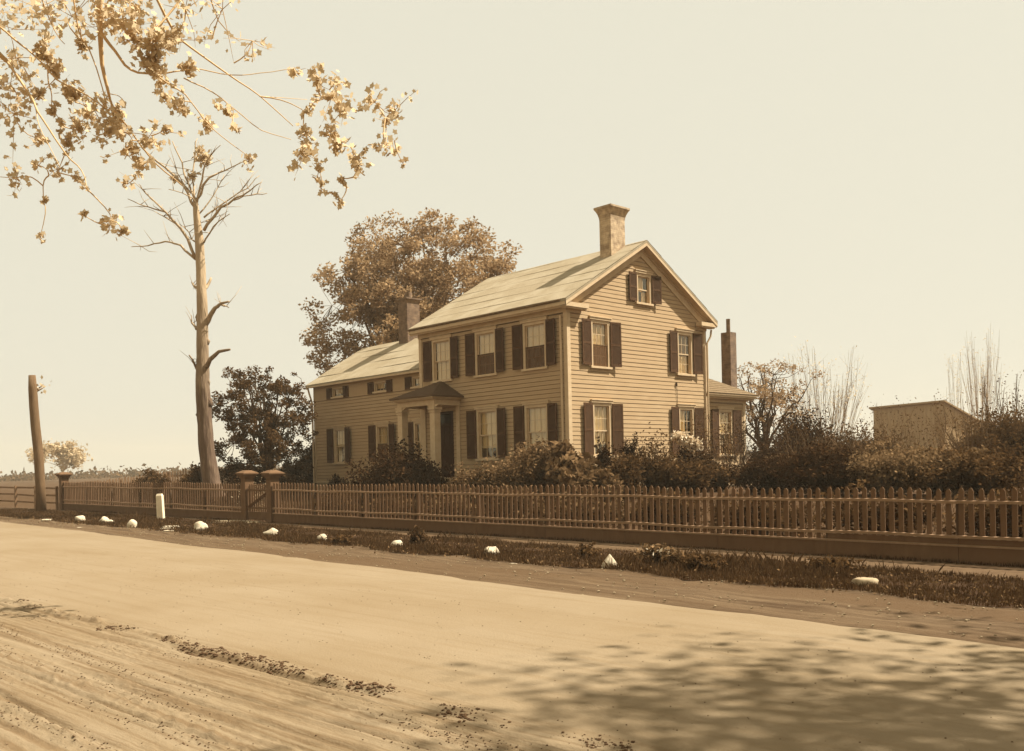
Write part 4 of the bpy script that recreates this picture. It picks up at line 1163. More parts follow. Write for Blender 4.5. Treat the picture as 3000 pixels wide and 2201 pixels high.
def shrub(name, c, rx, ry, h, label, seed, leaf, n=9000, lsz=.07, stems=14, twig='bark', lobes=9, cat='shrub', shape='quad', group=None, sparse=.0, bare=0):
    """stems fanning from the root, leaves gathered in uneven lobes through the volume"""
    rg = np.random.default_rng(seed); c = np.array(c, float)
    root = empty(name, tuple(c), label=label, cat=cat, group=group)
    mb = MB(); ends = []
    for k in range(stems):
        a = rg.uniform(0, 2 * math.pi); q = rg.uniform(.15, 1) ** .6
        e = c + np.array([math.cos(a) * rx * q, math.sin(a) * ry * q, h * (1.02 - .45 * q * q) * rg.uniform(.8, 1.05)])
        m_ = c + (e - c) * .5 + np.array([-(e - c)[0] * .2, -(e - c)[1] * .2, h * .08]) + rg.normal(size=3) * .05
        s0 = c + np.array([math.cos(a), math.sin(a), 0]) * .12
        mb.tube([s0, m_, e], [.02 + .008 * h, .013, .005], 4, cap=False); ends.append(e)
        for b in range(3):
            t = rg.uniform(.4, .9); p = m_ + (e - m_) * t; e2 = p + rg.normal(size=3) * [.3 * rx, .3 * ry, .15 * h] + [0, 0, .12 * h]
            mb.tube([p, (p + e2) / 2 + rg.normal(size=3) * .03, e2], [.009, .006, .003], 3, cap=False); ends.append(e2)
    mb.build('stems', M[twig], root)
    E_ = np.array(ends)
    L0 = []
    for k in range(lobes):
        a = rg.uniform(0, 2 * math.pi); q = rg.uniform(0, .85); z = rg.uniform(.08, .8) * (1.05 - .35 * q)
        L0.append(c + [math.cos(a) * rx * q, math.sin(a) * ry * q, h * z])
    L0 = np.array(L0)
    k1 = int(n * (.55 - sparse)); k2 = n - k1
    i1 = rg.integers(0, len(L0), k1); v = rg.normal(size=(k1, 3)); v /= np.linalg.norm(v, axis=1)[:, None]
    P1 = L0[i1] + v * (rg.uniform(.15, 1, k1) ** .5)[:, None] * np.array([rx * .42, ry * .42, h * .24])
    i2 = rg.integers(0, len(E_), k2)
    P2 = E_[i2] + rg.normal(size=(k2, 3)) * np.array([rx * .14, ry * .14, h * .09])
    P = np.concatenate([P1, P2]); P = P[P[:, 2] > c[2] + .02]
    V, F = leaves_mesh(P, lsz, rg, shape); mesh_np('foliage', V, F, M[leaf], root)
    return root

def fan(name, c, h, spread, n, label, seed, twig='twig_pale', leaf=None, nleaf=0, lsz=.06, r0=.02, cat='tree', group=None, forks=2, side=1.0):
    """many thin upright stems from one root"""
    rg = np.random.default_rng(seed); c = np.array(c, float)
    root = empty(name, tuple(c), label=label, cat=cat, group=group); mb = MB(); tips = []
    for k in range(n):
        a = rg.uniform(0, 2 * math.pi); q = spread * math.sqrt(rg.uniform(.02, 1)); hh = h * rg.uniform(.6, 1.02)
        e = c + np.array([math.cos(a) * q, math.sin(a) * q, hh])
        b = c + np.array([math.cos(a), math.sin(a), 0]) * min(.15, q * .2)
        pts = [b]
        for i in range(1, 7):
            t = i / 6; bulge = math.sin(t * math.pi) * .12 * q
            pts.append(b + (e - b) * t + np.array([math.cos(a) * bulge, math.sin(a) * bulge, 0]) + rg.normal(size=3) * [.05, .05, .02])
        rad = [r0 * (1 - .85 * i / 6) + .003 for i in range(7)]
        mb.tube(pts, rad, 4, cap=False); tips.append(pts[-1])
        for f in range(forks * 2):
            j = rg.integers(2, 6); p = pts[j]; e2 = p + (pts[6] - pts[j]) * rg.uniform(.5, .95) + rg.normal(size=3) * [.28 * side, .28 * side, .1]
            mb.tube([p, (p + e2) / 2 + rg.normal(size=3) * .04, e2], [rad[j] * .6, rad[j] * .4, .003], 3, cap=False); tips += [e2, (p + e2) / 2]
    mb.build('stems', M[twig], root)
    if leaf:
        T = np.array(tips); i = rg.integers(0, len(T), nleaf); P = T[i] + rg.normal(size=(nleaf, 3)) * .16
        V, F = leaves_mesh(P, lsz, rg); mesh_np('foliage', V, F, M[leaf], root)
    return root

# shrubs in front of the house, left to right
def gxy(x, y): return (x, y, zg(x, y) - .05)
shrub('spreading_shrub', gpt(1190, 1400, 32.3), 1.75, 1.3, 1.62, 'large dark domed shrub in front of the porch and wing', 41, 'leaf_dark', 26000, .07, 30, lobes=22)
shrub('small_shrub', gpt(1062, 1400, 34), .7, .6, 1.0, 'low loose end of dark planting left of the domed shrub', 42, 'leaf_dark', 5000, .07, 9, lobes=6)
shrub('garden_bush', gpt(1365, 1400, 30.3), .7, .7, .95, 'low sparse bush below the first ground-floor window right of the porch', 43, 'leaf_light', 6500, .065, 16, lobes=8, sparse=.15)
shrub('lilac_bush', gpt(1565, 1400, 29), 1.0, .9, 1.7, 'glossy leafy bush in front of the ground-floor window nearest the house corner', 44, 'leaf_light', 16000, .075, 24, lobes=14)
shrub('lilac_bush', gpt(1450, 1400, 29.8), .95, .85, 1.3, 'lower glossy bush filling in left of the corner window', 45, 'leaf_light', 10000, .07, 18, lobes=10)
shrub('broadleaf_bush', gpt(1675, 1400, 28), .75, .7, 1.42, 'big-leaved bush drooping before the house corner board', 46, 'leaf_light', 2600, .20, 20, lobes=9, sparse=.25)
shrub('broadleaf_bush', gpt(1740, 1400, 27.3), .7, .7, 1.0, 'low big-leaved bush just behind the fence by the house corner', 47, 'leaf_light', 3500, .12, 16, lobes=8, sparse=.2)
shrub('garden_bush', gpt(1795, 1400, 28.3), .75, .7, 1.2, 'dense bush under the first gable window', 48, 'leaf_mid', 12000, .07, 20, lobes=12)
shrub('upright_cedar', gpt(1845, 1400, 29.3), .30, .30, 1.5, 'small upright evergreen between the gable windows and the first bush', 49, 'leaf_dark', 6000, .05, 10, lobes=8, cat='evergreen')
shrub('rose_bush', gpt(1930, 1400, 29.5), .75, .7, 1.1, 'thorny bush with long shoots in front of the middle of the gable wall', 50, 'leaf_mid', 9000, .06, 20, lobes=9, sparse=.1)
fan('rose_shoots', gpt(1898, 1400, 29.5), 1.85, .4, 8, 'few long leafy shoots standing above the bush by the gable wall', 51, 'bark', 'leaf_mid', 900, .06, .012, cat='shrub')
shrub('garden_bush', gpt(2010, 1400, 28.8), .8, .7, .9, 'low dark bush in front of the fence right of the gable bush', 52, 'leaf_mid', 11000, .07, 20, lobes=10)
shrub('flowering_bush', gpt(2036, 1400, 31.5), .5, .5, 1.4, 'bush below the second gable window carrying the white blossom', 53, 'leaf_dark', 5000, .06, 12, lobes=6, sparse=.2)
rg = np.random.default_rng(5); n_ = 1500
c_ = np.array(at(2012, 1292, 31.2)); t_ = rg.uniform(-1, 1, n_)
P = c_ + _R * t_[:, None] * .34 + np.array([0, 0, 1.]) * (-.16 * t_)[:, None] + rg.normal(size=(n_, 3)) * [.09, .09, .075]
V, F = leaves_mesh(P, .075, rg)
fb = bpy.data.objects['flowering_bush']; mesh_np('blossom', V, F, M['blossom'], fb)
shrub('garden_bush', gpt(2100, 1400, 31), .7, .6, .8, 'low dark bush at the foot of the bare sapling by the rear extension', 59, 'leaf_mid', 6000, .065, 14, lobes=8)
shrub('garden_bush', gpt(1772, 1400, 27.8), .28, .28, 1.55, 'slim dark sprig rising before the first gable window', 67, 'leaf_dark', 2200, .06, 8, lobes=5)
fan('thin_sapling', gpt(2118, 1400, 33), 2.7, .7, 13, 'bare thin sapling before the rear extension window', 54, 'bark', 'leaf_mid', 500, .06, .02, side=1.2)
fan('climbing_vine', gpt(2172, 1400, 35.8), 2.8, .35, 14, 'bare vine climbing the corner of the rear extension', 55, 'bark', 'leaf_dark', 500, .05, .014, cat='vine')
fan('thin_sapling', gpt(2050, 1400, 30.5), 1.9, .7, 8, 'low bare branching shrub in front of the white blossom', 56, 'bark', 'leaf_mid', 500, .05, .014, cat='shrub', side=1.3)
fan('garden_flowers', gpt(750, 1400, 34), 1.25, .35, 12, 'pale feathery plant just inside the gate', 57, 'twig_pale', 'leaf_pale', 700, .05, .008, cat='plant')
shrub('small_shrub', gpt(992, 1400, 38.5), .4, .35, .75, 'tiny shrub against the wall under the wing end window', 58, 'leaf_dark', 1500, .06, 7, lobes=4, sparse=.2)
# row of low flowers and weeds showing above and through the pickets
for k, (s, hh, rr, lf, lb) in enumerate(((4.6, .9, .5, 'leaf_mid', 'low border plants behind the pickets right of the gate'), (7.2, .85, .7, 'leaf_mid', 'border plants behind the fence below the domed shrub'), (9.7, .9, .7, 'leaf_light', 'pale-leaved border plants behind the fence below the porch'), (12.2, 1.05, .8, 'leaf_light', 'bright-leaved border plants behind the fence before the corner window'), (14.6, 1.0, .8, 'leaf_light', 'border plants with large pale leaves before the house corner'), (17.0, .95, .8, 'leaf_mid', 'border plants behind the fence before the gable wall'), (19.6, .95, .8, 'leaf_mid', 'border plants behind the fence below the rear extension'), (22.2, 1.0, .8, 'leaf_mid', 'weedy border plants behind the fence near the hedge'), (24.8, 1.0, .8, 'leaf_mid', 'weedy plants behind the last visible fence panels at right'))):
    p = sw(s, -1.1); shrub('border_plants', (p[0], p[1], zg(p[0], p[1]) - .05), 1.15, .45, hh, lb, 70 + k, lf, 3600, .075, 16, lobes=8, cat='plants', sparse=.2)

# left yard
shrub('round_shrub', gpt(712, 1400, 40), .95, .9, 1.65, 'dark rounded shrub behind the left gate post', 60, 'leaf_dark', 13000, .07, 18, lobes=12)
shrub('small_shrub', gpt(845, 1400, 42), .95, .8, 1.05, 'low bush against the old fence just left of the wing', 61, 'leaf_dark', 7000, .07, 12, lobes=8)
shrub('small_shrub', gpt(912, 1400, 45), .55, .5, 2.2, 'tall bush peeping out beside the downspout of the wing', 62, 'leaf_dark', 7000, .08, 10, lobes=8)
shrub('small_shrub', gpt(440, 1400, 46), .95, .7, 1.15, 'loose bush at the old fence above the white marker post', 63, 'leaf_mid', 5200, .08, 14, lobes=8, sparse=.15)
shrub('small_shrub', gpt(555, 1400, 43), .8, .7, 1.15, 'loose bush left of the dead tree at the old fence', 64, 'leaf_mid', 5200, .08, 14, lobes=8, sparse=.15)
shrub('small_shrub', gpt(590, 1400, 41), .6, .6, 1.5, 'bush close behind the foot of the dead tree', 65, 'leaf_dark', 5200, .07, 12, lobes=7)
shrub('small_shrub', gpt(300, 1400, 47), .7, .5, .75, 'low faint bush on the far left stretch of old fence', 66, 'leaf_mid', 2400, .08, 9, lobes=5, sparse=.15)

# right of the house
ab_ = gpt(2240, 1380, 44)
dome_tree('apple_tree', ab_, ab_[2] + 3.8, 2.4, 1.9, 'half-bare small tree right of the rear extension', 79, 'leaf_big', .13, 1.5, 13, 150, 60, .075, (.15, .4), bark='bark', low=-.5, gap=.1, skew=.4)
fan('fan_shaped_tree', gpt(2425, 1380, 48), 6.9, 2.1, 34, 'pale bare tree of many upright stems left of the barn', 78, 'twig_mid', 'leaf_pale', 700, .06, .017, forks=3)
for k, (u, d, rx, hh, lf, lb) in enumerate(((2262, 38, 1.0, 1.5, 'leaf_dark', 'dark bush at the left end of the hedge beside the extension'), (2350, 36, 1.0, 2.5, 'leaf_dark', 'tall dark bush forming the top of the hedge'), (2440, 37, 1.1, 1.75, 'leaf_dark', 'dark bush under the pale fan-shaped tree'), (2535, 36, 1.1, 1.75, 'leaf_mid', 'bush at the left foot of the barn'), (2640, 30, 1.0, .75, 'leaf_brush', 'lower leafy bush in front of the barn wall'), (2770, 30, 1.0, .8, 'leaf_brush', 'leafy bush in front of the right half of the barn'), (2890, 30, 1.1, 1.7, 'leaf_brush', 'dense bush hiding the right end of the barn'), (2985, 29, 1.1, 2.1, 'leaf_mid', 'bush at the very right edge behind the fence'), (2310, 30, .8, .9, 'leaf_brush', 'low brush in front of the hedge beside the cellar hatch'), (2480, 29, 1.0, 1.0, 'leaf_mid', 'low brush in the middle before the hedge'), (2600, 25, 1.2, 1.0, 'leaf_brush', 'low brush near the fence below the left half of the barn'), (2740, 24, 1.2, 1.0, 'leaf_brush', 'low brush near the fence below the barn corner'), (2880, 23, 1.1, 1.0, 'leaf_mid', 'low brush near the fence below the poplars'), (2400, 26, 1.2, 1.05, 'leaf_dark', 'low brush near the fence below the fan-shaped bare tree'), (3120, 29, 1.3, 2.2, 'leaf_mid', 'hedge bush just beyond the right edge'), (3300, 28, 1.3, 2.1, 'leaf_brush', 'second hedge bush beyond the right edge'), (3520, 27, 1.3, 2.2, 'leaf_mid', 'third hedge bush beyond the right edge'), (2250, 28, .9, .9, 'leaf_dark', 'low brush near the fence beside the cellar hatch'))):
    shrub('hedge_bush', gpt(u, 1380, d), rx, rx * .8, hh, lb, 90 + k, lf, 9500, .065, 30, lobes=14, sparse=.18, group=None)
for k, (u, d, hh, sp, n_, lb, tw) in enumerate(((2300, 33, 2.6, .9, 16, 'thin bare stems in front of the tall hedge bush', 'bark'), (2620, 38, 3.3, .9, 12, 'bare upright brush before the left half of the barn', 'twig_mid'), (2700, 36, 3.2, .9, 12, 'bare upright brush before the middle of the barn', 'twig_mid'), (2790, 37, 3.4, .9, 13, 'bare upright brush before the barn corner', 'twig_mid'), (2960, 35, 4.0, 1.0, 22, 'bare brush at the right edge of the hedge', 'bark_mid'), (2400, 30, 2.2, 1.2, 26, 'thin upright stems in front of the middle of the hedge', 'bark_mid'), (2530, 29, 2.0, 1.2, 26, 'thin upright stems before the left foot of the barn', 'bark_mid'), (2860, 29, 2.6, 1.1, 26, 'thin upright stems before the poplars', 'bark_mid'))):
    fan('bare_brush', gpt(u, 1380, d), hh, sp, n_, lb, 110 + k, tw, 'leaf_mid', 350, .05, .022, cat='shrub', group=None, side=.8)
fan('poplar_tree', gpt(2880, 1380, 82), 11.6, 1.7, 26, 'tall pale bare poplar behind the right end of the barn', 120, 'twig_mid', 'leaf_pale', 500, .08, .022, forks=3, side=.9)
fan('poplar_tree', gpt(2805, 1380, 90), 10.4, 1.0, 9, 'shorter pale bare poplar peeping over the barn ridge', 121, 'twig_mid', 'leaf_pale', 250, .08, .02, forks=2, side=.8)

# cellar hatch and a plank beside the extension
ch = MB(); c0 = np.array(gxy(1.6, 11.8))
ch.prism([(0, 0), (1.5, 0), (1.5, .35), (.35, .95), (0, .95)], 1.0, lambda p, q_, t: (c0[0] + t * .8 + p * .1, c0[1] - .4 + p, c0[2] + q_))
tag(ch.build('cellar_hatch', M['hatch']), 'low slanting brown cellar hatch at the corner of the rear extension', 'hatch')
pk = MB(); a_, b_ = at(2188, 1416, 35.5), at(2235, 1432, 34.5); pk.tube([a_, b_], .035, 4); 
tag(pk.build('plank', M['trim']), 'pale narrow plank leaning low by the cellar hatch', 'plank')

# ------------------------------------------------------------------ barn
bn = empty('barn', gpt(2700, 1390, 74), label='plain weathered barn with tall front wall and roof falling to the right', cat='barn')
A0, A1 = at(2563, 1399, 79), at(2772, 1390, 72)
A0, A1 = A0[:2], A1[:2]; ev = (A1 - A0) / np.linalg.norm(A1 - A0); pv = np.array([-ev[1], ev[0]])
if pv @ (A0 - EYE[:2]) < 0: pv = -pv
Lb = np.linalg.norm(A1 - A0); ZB = min(zg(*A0), zg(*A1)) - .3
zt = at(2772, 1179, 72)[2]; zt0 = at(2563, 1199, 79)[2]; zt = (zt + zt0) / 2
TB = lambda a, b, z: (A0[0] + ev[0] * a + pv[0] * b, A0[1] + ev[1] * a + pv[1] * b, z)
D_ = 7.5; zr = zt - 3.4
mb = MB(); mb.add([TB(0, 0, ZB), TB(Lb, 0, ZB), TB(Lb, 0, zt), TB(0, 0, zt), TB(0, D_, ZB), TB(Lb, D_, ZB), TB(Lb, D_, zr), TB(0, D_, zr)], [(0, 1, 2, 3), (1, 5, 6, 2), (4, 0, 3, 7), (5, 4, 7, 6)])
x = .25
while x < Lb: mb.box(x - .02, x + .02, -.02, .0, ZB, zt - .02, TB); x += .42
mb.build('wall', M['barn'], bn)
mb = MB(); o_ = .25
vs = [TB(-o_, -o_, zt + .05), TB(Lb + o_, -o_, zt + .05), TB(Lb + o_, D_ + o_, zr), TB(-o_, D_ + o_, zr)]
mb.add(vs + [(a, b, z + .12) for a, b, z in vs], [(0, 3, 2, 1), (4, 5, 6, 7), (0, 1, 5, 4), (1, 2, 6, 5), (2, 3, 7, 6), (3, 0, 4, 7)]); mb.build('roof', M['barn'], bn)

# far umbrella-shaped tree on the field and faint hedge line
tree('far_tree', gpt(185, 1370, 190), 6.6, 4.2, .25, 'small faded round-topped tree alone on the far left field', seed=9, leaf='leaf_pale', nleaf=5000, lsz=.42, clump=.55, bark='twig_pale', n1=9, start=.45, levels=2, up=.5, trunk_top=.7, kids=(4, 4))
rg = np.random.default_rng(8); P = []
for k in range(26000):
    an = rg.uniform(-.2, 2.6); dd = 285 + 12 * rg.normal(); 
    x, y = EYE[0] - dd * math.cos(an * .8 + .1), EYE[1] + dd * math.sin(an * .8 + .1); P.append((x, y, zg(x, y) + abs(rg.normal()) * .9))
V, F = leaves_mesh(np.array(P), .8, rg); o = mesh_np('far_hedge', V, F, M['leaf_mid']); tag(o, 'hazy low line of far-off hedges on the horizon', 'hedge', kind='stuff')

# ------------------------------------------------------------------ trees with a drawn habit
def Q2(x, y): return (80 + .5447 * x, 60 + .5447 * y)
def Q6(x, y): return (80 + .3027 * x, 60 + .3027 * y)
def limb(mb, pix, depth, px0, px1, seed=0, bend=.0, n=6, sub=3, jit=.006, dd=0.):
    """a limb through lines of sight at a real distance (m); px0,px1 width seen at its ends"""
    rs = np.random.default_rng(seed)
    P = []
    m_ = len(pix)
    for i, (u, v) in enumerate(pix):
        P.append(at(u, v, depth + dd * i / max(1, m_ - 1)))
    out_ = []; 
    for i in range(m_ - 1):
        for k in range(sub):
            t = k / sub; p0 = P[max(i - 1, 0)]; p1 = P[i]; p2 = P[i + 1]; p3 = P[min(i + 2, m_ - 1)]
            out_.append(.5 * ((2 * p1) + (-p0 + p2) * t + (2 * p0 - 5 * p1 + 4 * p2 - p3) * t * t + (-p0 + 3 * p1 - 3 * p2 + p3) * t ** 3))
    out_.append(P[-1])
    L_ = len(out_); out_ = [p + rs.normal(size=3) * jit * depth * .1 * (0 if i in (0, L_ - 1) else 1) for i, p in enumerate(out_)]
    r = [size(px0 + (px1 - px0) * i / (L_ - 1), depth) / 2 for i in range(L_)]
    mb.tube(out_, r, n)
    return out_

# tall dead tree behind the fence
DT = 38.0
bq = gpt(620, 1405, DT)
root = empty('dead_tree', bq, label='tall dead tree trunk with upper wood painted pale like sky glow and bare crown', cat='tree')
mb = MB()
tp_ = [(628, 1455), (618, 1408), (607, 1330), (600, 1230), (594, 1130), (593, 1010), (592, 900), (588, 800), (583, 700), (575, 620), (571, 580)]
tw_ = [64, 52, 46, 41, 40, 34, 31, 27, 25, 18, 12]
pts = [at(u, v, DT) for u, v in tp_]; rd = [size(w_, DT) / 2 for w_ in tw_]
nr = 22; ring = []
dense = []
for i in range(len(pts) - 1):
    for k in range(7): t = k / 7; dense.append((pts[i] + (pts[i + 1] - pts[i]) * t, rd[i] + (rd[i + 1] - rd[i]) * t))
dense.append((pts[-1], rd[-1])); b0_ = len(mb.v)
for i, (p, q) in enumerate(dense):
    for k in range(nr):
        an = 2 * math.pi * k / nr
        g_ = 1 + .09 * float(vnoise(k * .9 + 40, i * .16)) + .06 * float(vnoise(math.cos(an) * 2 + 9, i * .5 + math.sin(an) * 2)) + .05 * (k % 2) * float(vnoise(k * 1.7, i * .3))
        mb.v.append((p[0] + q * g_ * math.cos(an), p[1] + q * g_ * math.sin(an), p[2]))
for i in range(len(dense) - 1):
    for k in range(nr): mb.f.append((b0_ + i * nr + k, b0_ + i * nr + (k + 1) % nr, b0_ + (i + 1) * nr + (k + 1) % nr, b0_ + (i + 1) * nr + k))
for (u, v, w_) in ((604, 1000, 20), (580, 930, 16), (612, 1180, 22)): blob(mb, at(u, v, DT), size(w_, DT) / 2, 1.4, 7)
for (u, v) in ((598, 1135), (590, 1215), (612, 1120)): blob(mb, at(u - 6, v, DT), size(20, DT) / 2, 1.5, 7)
B = [([(905, 1280), (830, 1120), (740, 1030), (640, 930), (600, 880)], 11, 2), ([(740, 1030), (650, 1005), (540, 960)], 5, 2), ([(830, 1120), (760, 1070), (690, 1030)], 5, 2),
     ([(905, 1285), (820, 1210), (740, 1190), (650, 1215), (560, 1218)], 8, 2), ([(950, 1130), (1040, 1010), (1160, 940), (1260, 870)], 10, 2), ([(1110, 968), (1200, 938), (1290, 930)], 4, 2), ([(950, 1060), (1040, 990), (1180, 900), (1250, 835)], 6, 2),
     ([(950, 1195), (1000, 1110), (1090, 1040)], 6, 2), ([(905, 1010), (830, 880), (700, 760), (610, 680)], 10, 3), ([(905, 990), (850, 830), (780, 650)], 8, 3), ([(900, 960), (890, 850), (905, 700), (915, 635)], 7, 2),
     ([(912, 980), (940, 850), (960, 760), (1040, 670)], 8, 2), ([(915, 960), (975, 850), (1060, 810), (1180, 750)], 8, 2), ([(925, 1040), (1000, 940), (1060, 830)], 5, 2), ([(920, 990), (860, 940), (760, 908)], 4, 2), ([(880, 930), (820, 850), (790, 780)], 5, 2),
     ([(945, 1440), (965, 1430), (988, 1385)], 13, 6), ([(915, 1440), (885, 1410)], 9, 4), ([(955, 1640), (1000, 1565), (1030, 1530), (1085, 1512)], 16, 6), ([(1040, 1525), (1085, 1545)], 6, 3), ([(910, 1660), (880, 1610)], 9, 4),
     ([(955, 1870), (1010, 1800), (1090, 1770)], 17, 6), ([(915, 1880), (870, 1800)], 9, 4), ([(900, 1190), (850, 1120), (820, 1095)], 4, 2), ([(960, 1080), (1010, 1060), (1020, 1000)], 4, 2)]
tipsD = []
for k, (pl_, w0, w1) in enumerate(B):
    o_ = limb(mb, [Q2(*p) for p in pl_], DT, w0, w1, k, dd=((k * 37) % 7 - 3) * .35, n=6); tipsD.append(o_[-1])
    rgk = np.random.default_rng(300 + k)
    if w0 < 12:
        for j in range(6):
            p = o_[int(len(o_) * rgk.uniform(.3, .98)) - 1]; e2 = p + rgk.normal(size=3) * [.38, .38, .35] + np.array([0, 0, .35])
            mb.tube([p, (p + e2) / 2 + rgk.normal(size=3) * .04, e2], [.018, .012, .006], 3)
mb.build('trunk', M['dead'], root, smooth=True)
P = []
rg = np.random.default_rng(12)
for (x, y, r, n_) in ((950, 745, 30, 170), (885, 835, 22, 60), (790, 850, 16, 40), (930, 700, 20, 50)):
    c = at(*Q2(x, y), DT); P.append(c + rg.normal(size=(n_, 3)) * size(r * .5447, DT) * .6)
for q_ in P:
    V, F = leaves_mesh(q_, .13, rg); mesh_np('leaf_tuft', V, F, M['leaf_pale'], root)

# street tree at the far left on the verge
b = np.array(sw(-14.2, 1.54)); d0 = float((b - EYE) @ _F)
root = empty('street_tree', (b[0], b[1], b[2] - .05), label='slender street tree trunk standing on the verge at the far left edge', cat='tree')
mb = MB(); pts = [b + [0, 0, -.05]] + [at(u, v, d0) for u, v in ((118, 1420), (113, 1330), (104, 1250), (99, 1190), (96, 1140), (94, 1100))]
mb.tube(pts, [size(w_, d0) / 2 for w_ in (31, 28, 28, 27, 26, 25, 20)], 10)
rg = np.random.default_rng(44); tp2 = []
for k in range(2):
    p = pts[5] + (pts[6] - pts[4]) * rg.uniform(-.3, 1); a = rg.uniform(0, 6.28); e = p + np.array([math.cos(a), math.sin(a), .6]) * rg.uniform(.3, .8)
    mb.tube([p, (p + e) / 2 + rg.normal(size=3) * .08, e], [.05, .03, .01], 5); tp2 += [e, (p + e * 2) / 3]
mb.build('trunk', M['bark_mid'], root, smooth=True)
T = np.array(tp2); P = T[rg.integers(0, len(T), 14)] + rg.normal(size=(14, 3)) * .15
V, F = leaves_mesh(P, .13, rg); mesh_np('crown', V, F, M['leaf_pale'], root)

# tree overhanging from the upper left
DO = 12.5
tb = (8.3, -22.6)
root = empty('overhanging_tree', (tb[0], tb[1], zstreet(tb[0])), label='near tree whose thin leafy boughs hang into the sky at upper left', cat='tree')
mb = MB()
fork = np.array([8.9, -22.2, 6.2])
mb.tube([(tb[0], tb[1], zstreet(tb[0]) - .1), (tb[0] + .1, tb[1] + .05, 2.5), tuple(fork)], [.34, .27, .2], 12)
LM = [([(296, -150), (290, -20), (294, 93), (299, 190), (322, 290)], 24, 8, .6), ([(322, 290), (345, 340), (367, 363), (407, 417), (455, 478), (534, 544)], 7, 4, 1.0),
      ([(294, 60), (298, 96), (337, 151), (383, 205), (452, 217), (528, 208)], 12, 4, .5), ([(528, 208), (586, 204), (679, 221), (760, 215), (859, 202)], 4, 2, .6), ([(430, -60), (510, 93), (560, 140), (668, 218), (761, 283), (859, 370)], 9, 2.5, 1.2),
      ([(456, 218), (500, 250), (543, 278), (597, 349), (646, 398), (728, 458)], 5, 2, .8), ([(538, 229), (625, 272), (695, 327), (766, 381), (853, 409)], 4, 2, .9), ([(20, 180), (95, 290), (110, 326), (192, 450), (240, 499), (256, 556)], 8, 2, -.8),
      ([(0, 80), (60, 130), (113, 175), (171, 236), (231, 266), (310, 317)], 6, 4, .4), ([(215, -20), (231, 93), (262, 148), (292, 230), (310, 302)], 5, 3, .4), ([(105, 320), (115, 370), (150, 440), (175, 490)], 3, 1.5, -.8), ([(115, -20), (160, 90), (190, 130)], 4, 2, .2),
      ([(761, 283), (800, 285), (900, 292)], 3, 1.5, 1.2), ([(322, 275), (350, 282), (370, 310)], 3, 1.5, .3), ([(270, 310), (290, 350), (305, 400)], 3, 1.5, .4), ([(600, -60), (640, 60), (700, 120)], 5, 2, 1.), ([(430, 100), (480, 60), (560, -40)], 5, 8, .5)]
LP = []
for k, (pl_, w0, w1, dd) in enumerate(LM):
    o_ = limb(mb, pl_, DO + (dd - .5) * .4, w0, w1, 60 + k, n=7 if w0 > 9 else 5, dd=dd, jit=.002); LP.extend(o_)
# boughs joining the drawn twigs to the trunk, above the picture
for e, r in ((at(296, -150, DO), .10), (at(430, -60, DO), .05), (at(20, 180, DO - .8), .05), (at(0, 80, DO), .04), (at(215, -20, DO), .04), (at(115, -20, DO), .03), (at(600, -60, DO + .5), .04), (at(560, -40, DO), .04)):
    e = np.array(e); m_ = fork + (e - fork) * .5 + np.array([0, 0, 1.3])
    rb = np.random.default_rng(int(r * 1000) + int(e[2] * 7)); n9 = 12; ch = []
    for q9 in range(n9 + 1):
        t9 = q9 / n9; p9 = (fork * (1 - t9) ** 2 + 2 * (m_ + [0, 0, .6]) * t9 * (1 - t9) + e * t9 ** 2) + rb.normal(size=3) * .09 * (0 < q9 < n9); ch.append(p9)
    mb.tube(ch, [.11 * (1 - q9 / n9) ** .8 + r * .5 * (q9 / n9) + .012 for q9 in range(n9)] + [r * .5], 7)
    LP.extend(ch[5:11])
CL = [(100, 190, 40, 26), (130, 260, 34, 16), (240, 385, 44, 26), (330, 520, 40, 18), (285, 590, 38, 16), (490, 500, 55, 30), (520, 600, 60, 40), (640, 650, 38, 12), (560, 690, 45, 18), (610, 780, 34, 13), (530, 880, 14, 3), (660, 130, 60, 34), (560, 90, 60, 24), (680, 230, 50, 36), (780, 100, 50, 18), (710, 330, 40, 12), (740, 400, 22, 6), (840, 470, 44, 14), (970, 560, 34, 12), (740, 590, 22, 6), (1070, 490, 28, 9),
      (70, 400, 40, 16), (130, 470, 34, 10), (80, 640, 34, 8), (210, 640, 34, 10), (290, 120, 34, 16), (170, 800, 44, 8), (260, 840, 26, 7), (60, 780, 24, 4), (450, 1080, 42, 9), (515, 1130, 30, 6), (300, 1045, 14, 2), (870, 250, 34, 10), (60, 130, 20, 3),
      (1560, 330, 42, 15), (1640, 400, 38, 12), (1700, 480, 44, 15), (1870, 440, 40, 10), (1980, 480, 48, 12), (1930, 540, 26, 5), (1480, 620, 34, 11), (1480, 710, 44, 18), (1640, 620, 30, 11), (1670, 680, 44, 18), (1750, 760, 40, 13), (1780, 790, 26, 6), (1920, 680, 40, 8), (1970, 710, 18, 4), (2020, 770, 12, 2), (1570, 810, 26, 6), (1690, 850, 20, 4), (1575, 895, 16, 3), (1680, 975, 24, 5), (1510, 500, 26, 6), (1700, 330, 26, 5), (1210, 110, 50, 5), (1180, 740, 28, 6), (1130, 600, 18, 3), (1440, 280, 24, 4), (90, 970, 14, 2), (70, 1160, 16, 2),
      (400, -60, 120, 40), (600, -60, 130, 40), (120, -40, 110, 24), (-60, 200, 80, 22), (-70, 500, 80, 18), (850, -60, 100, 18), (-60, 850, 60, 9), (240, -20, 90, 22), (1050, -60, 90, 8), (700, 30, 80, 24), (430, 30, 70, 16), (300, -200, 150, 40), (0, -200, 150, 30), (600, -220, 140, 30), (-200, 0, 150, 30), (-230, 350, 130, 24)]
rg = np.random.default_rng(99); P = []
CC = []
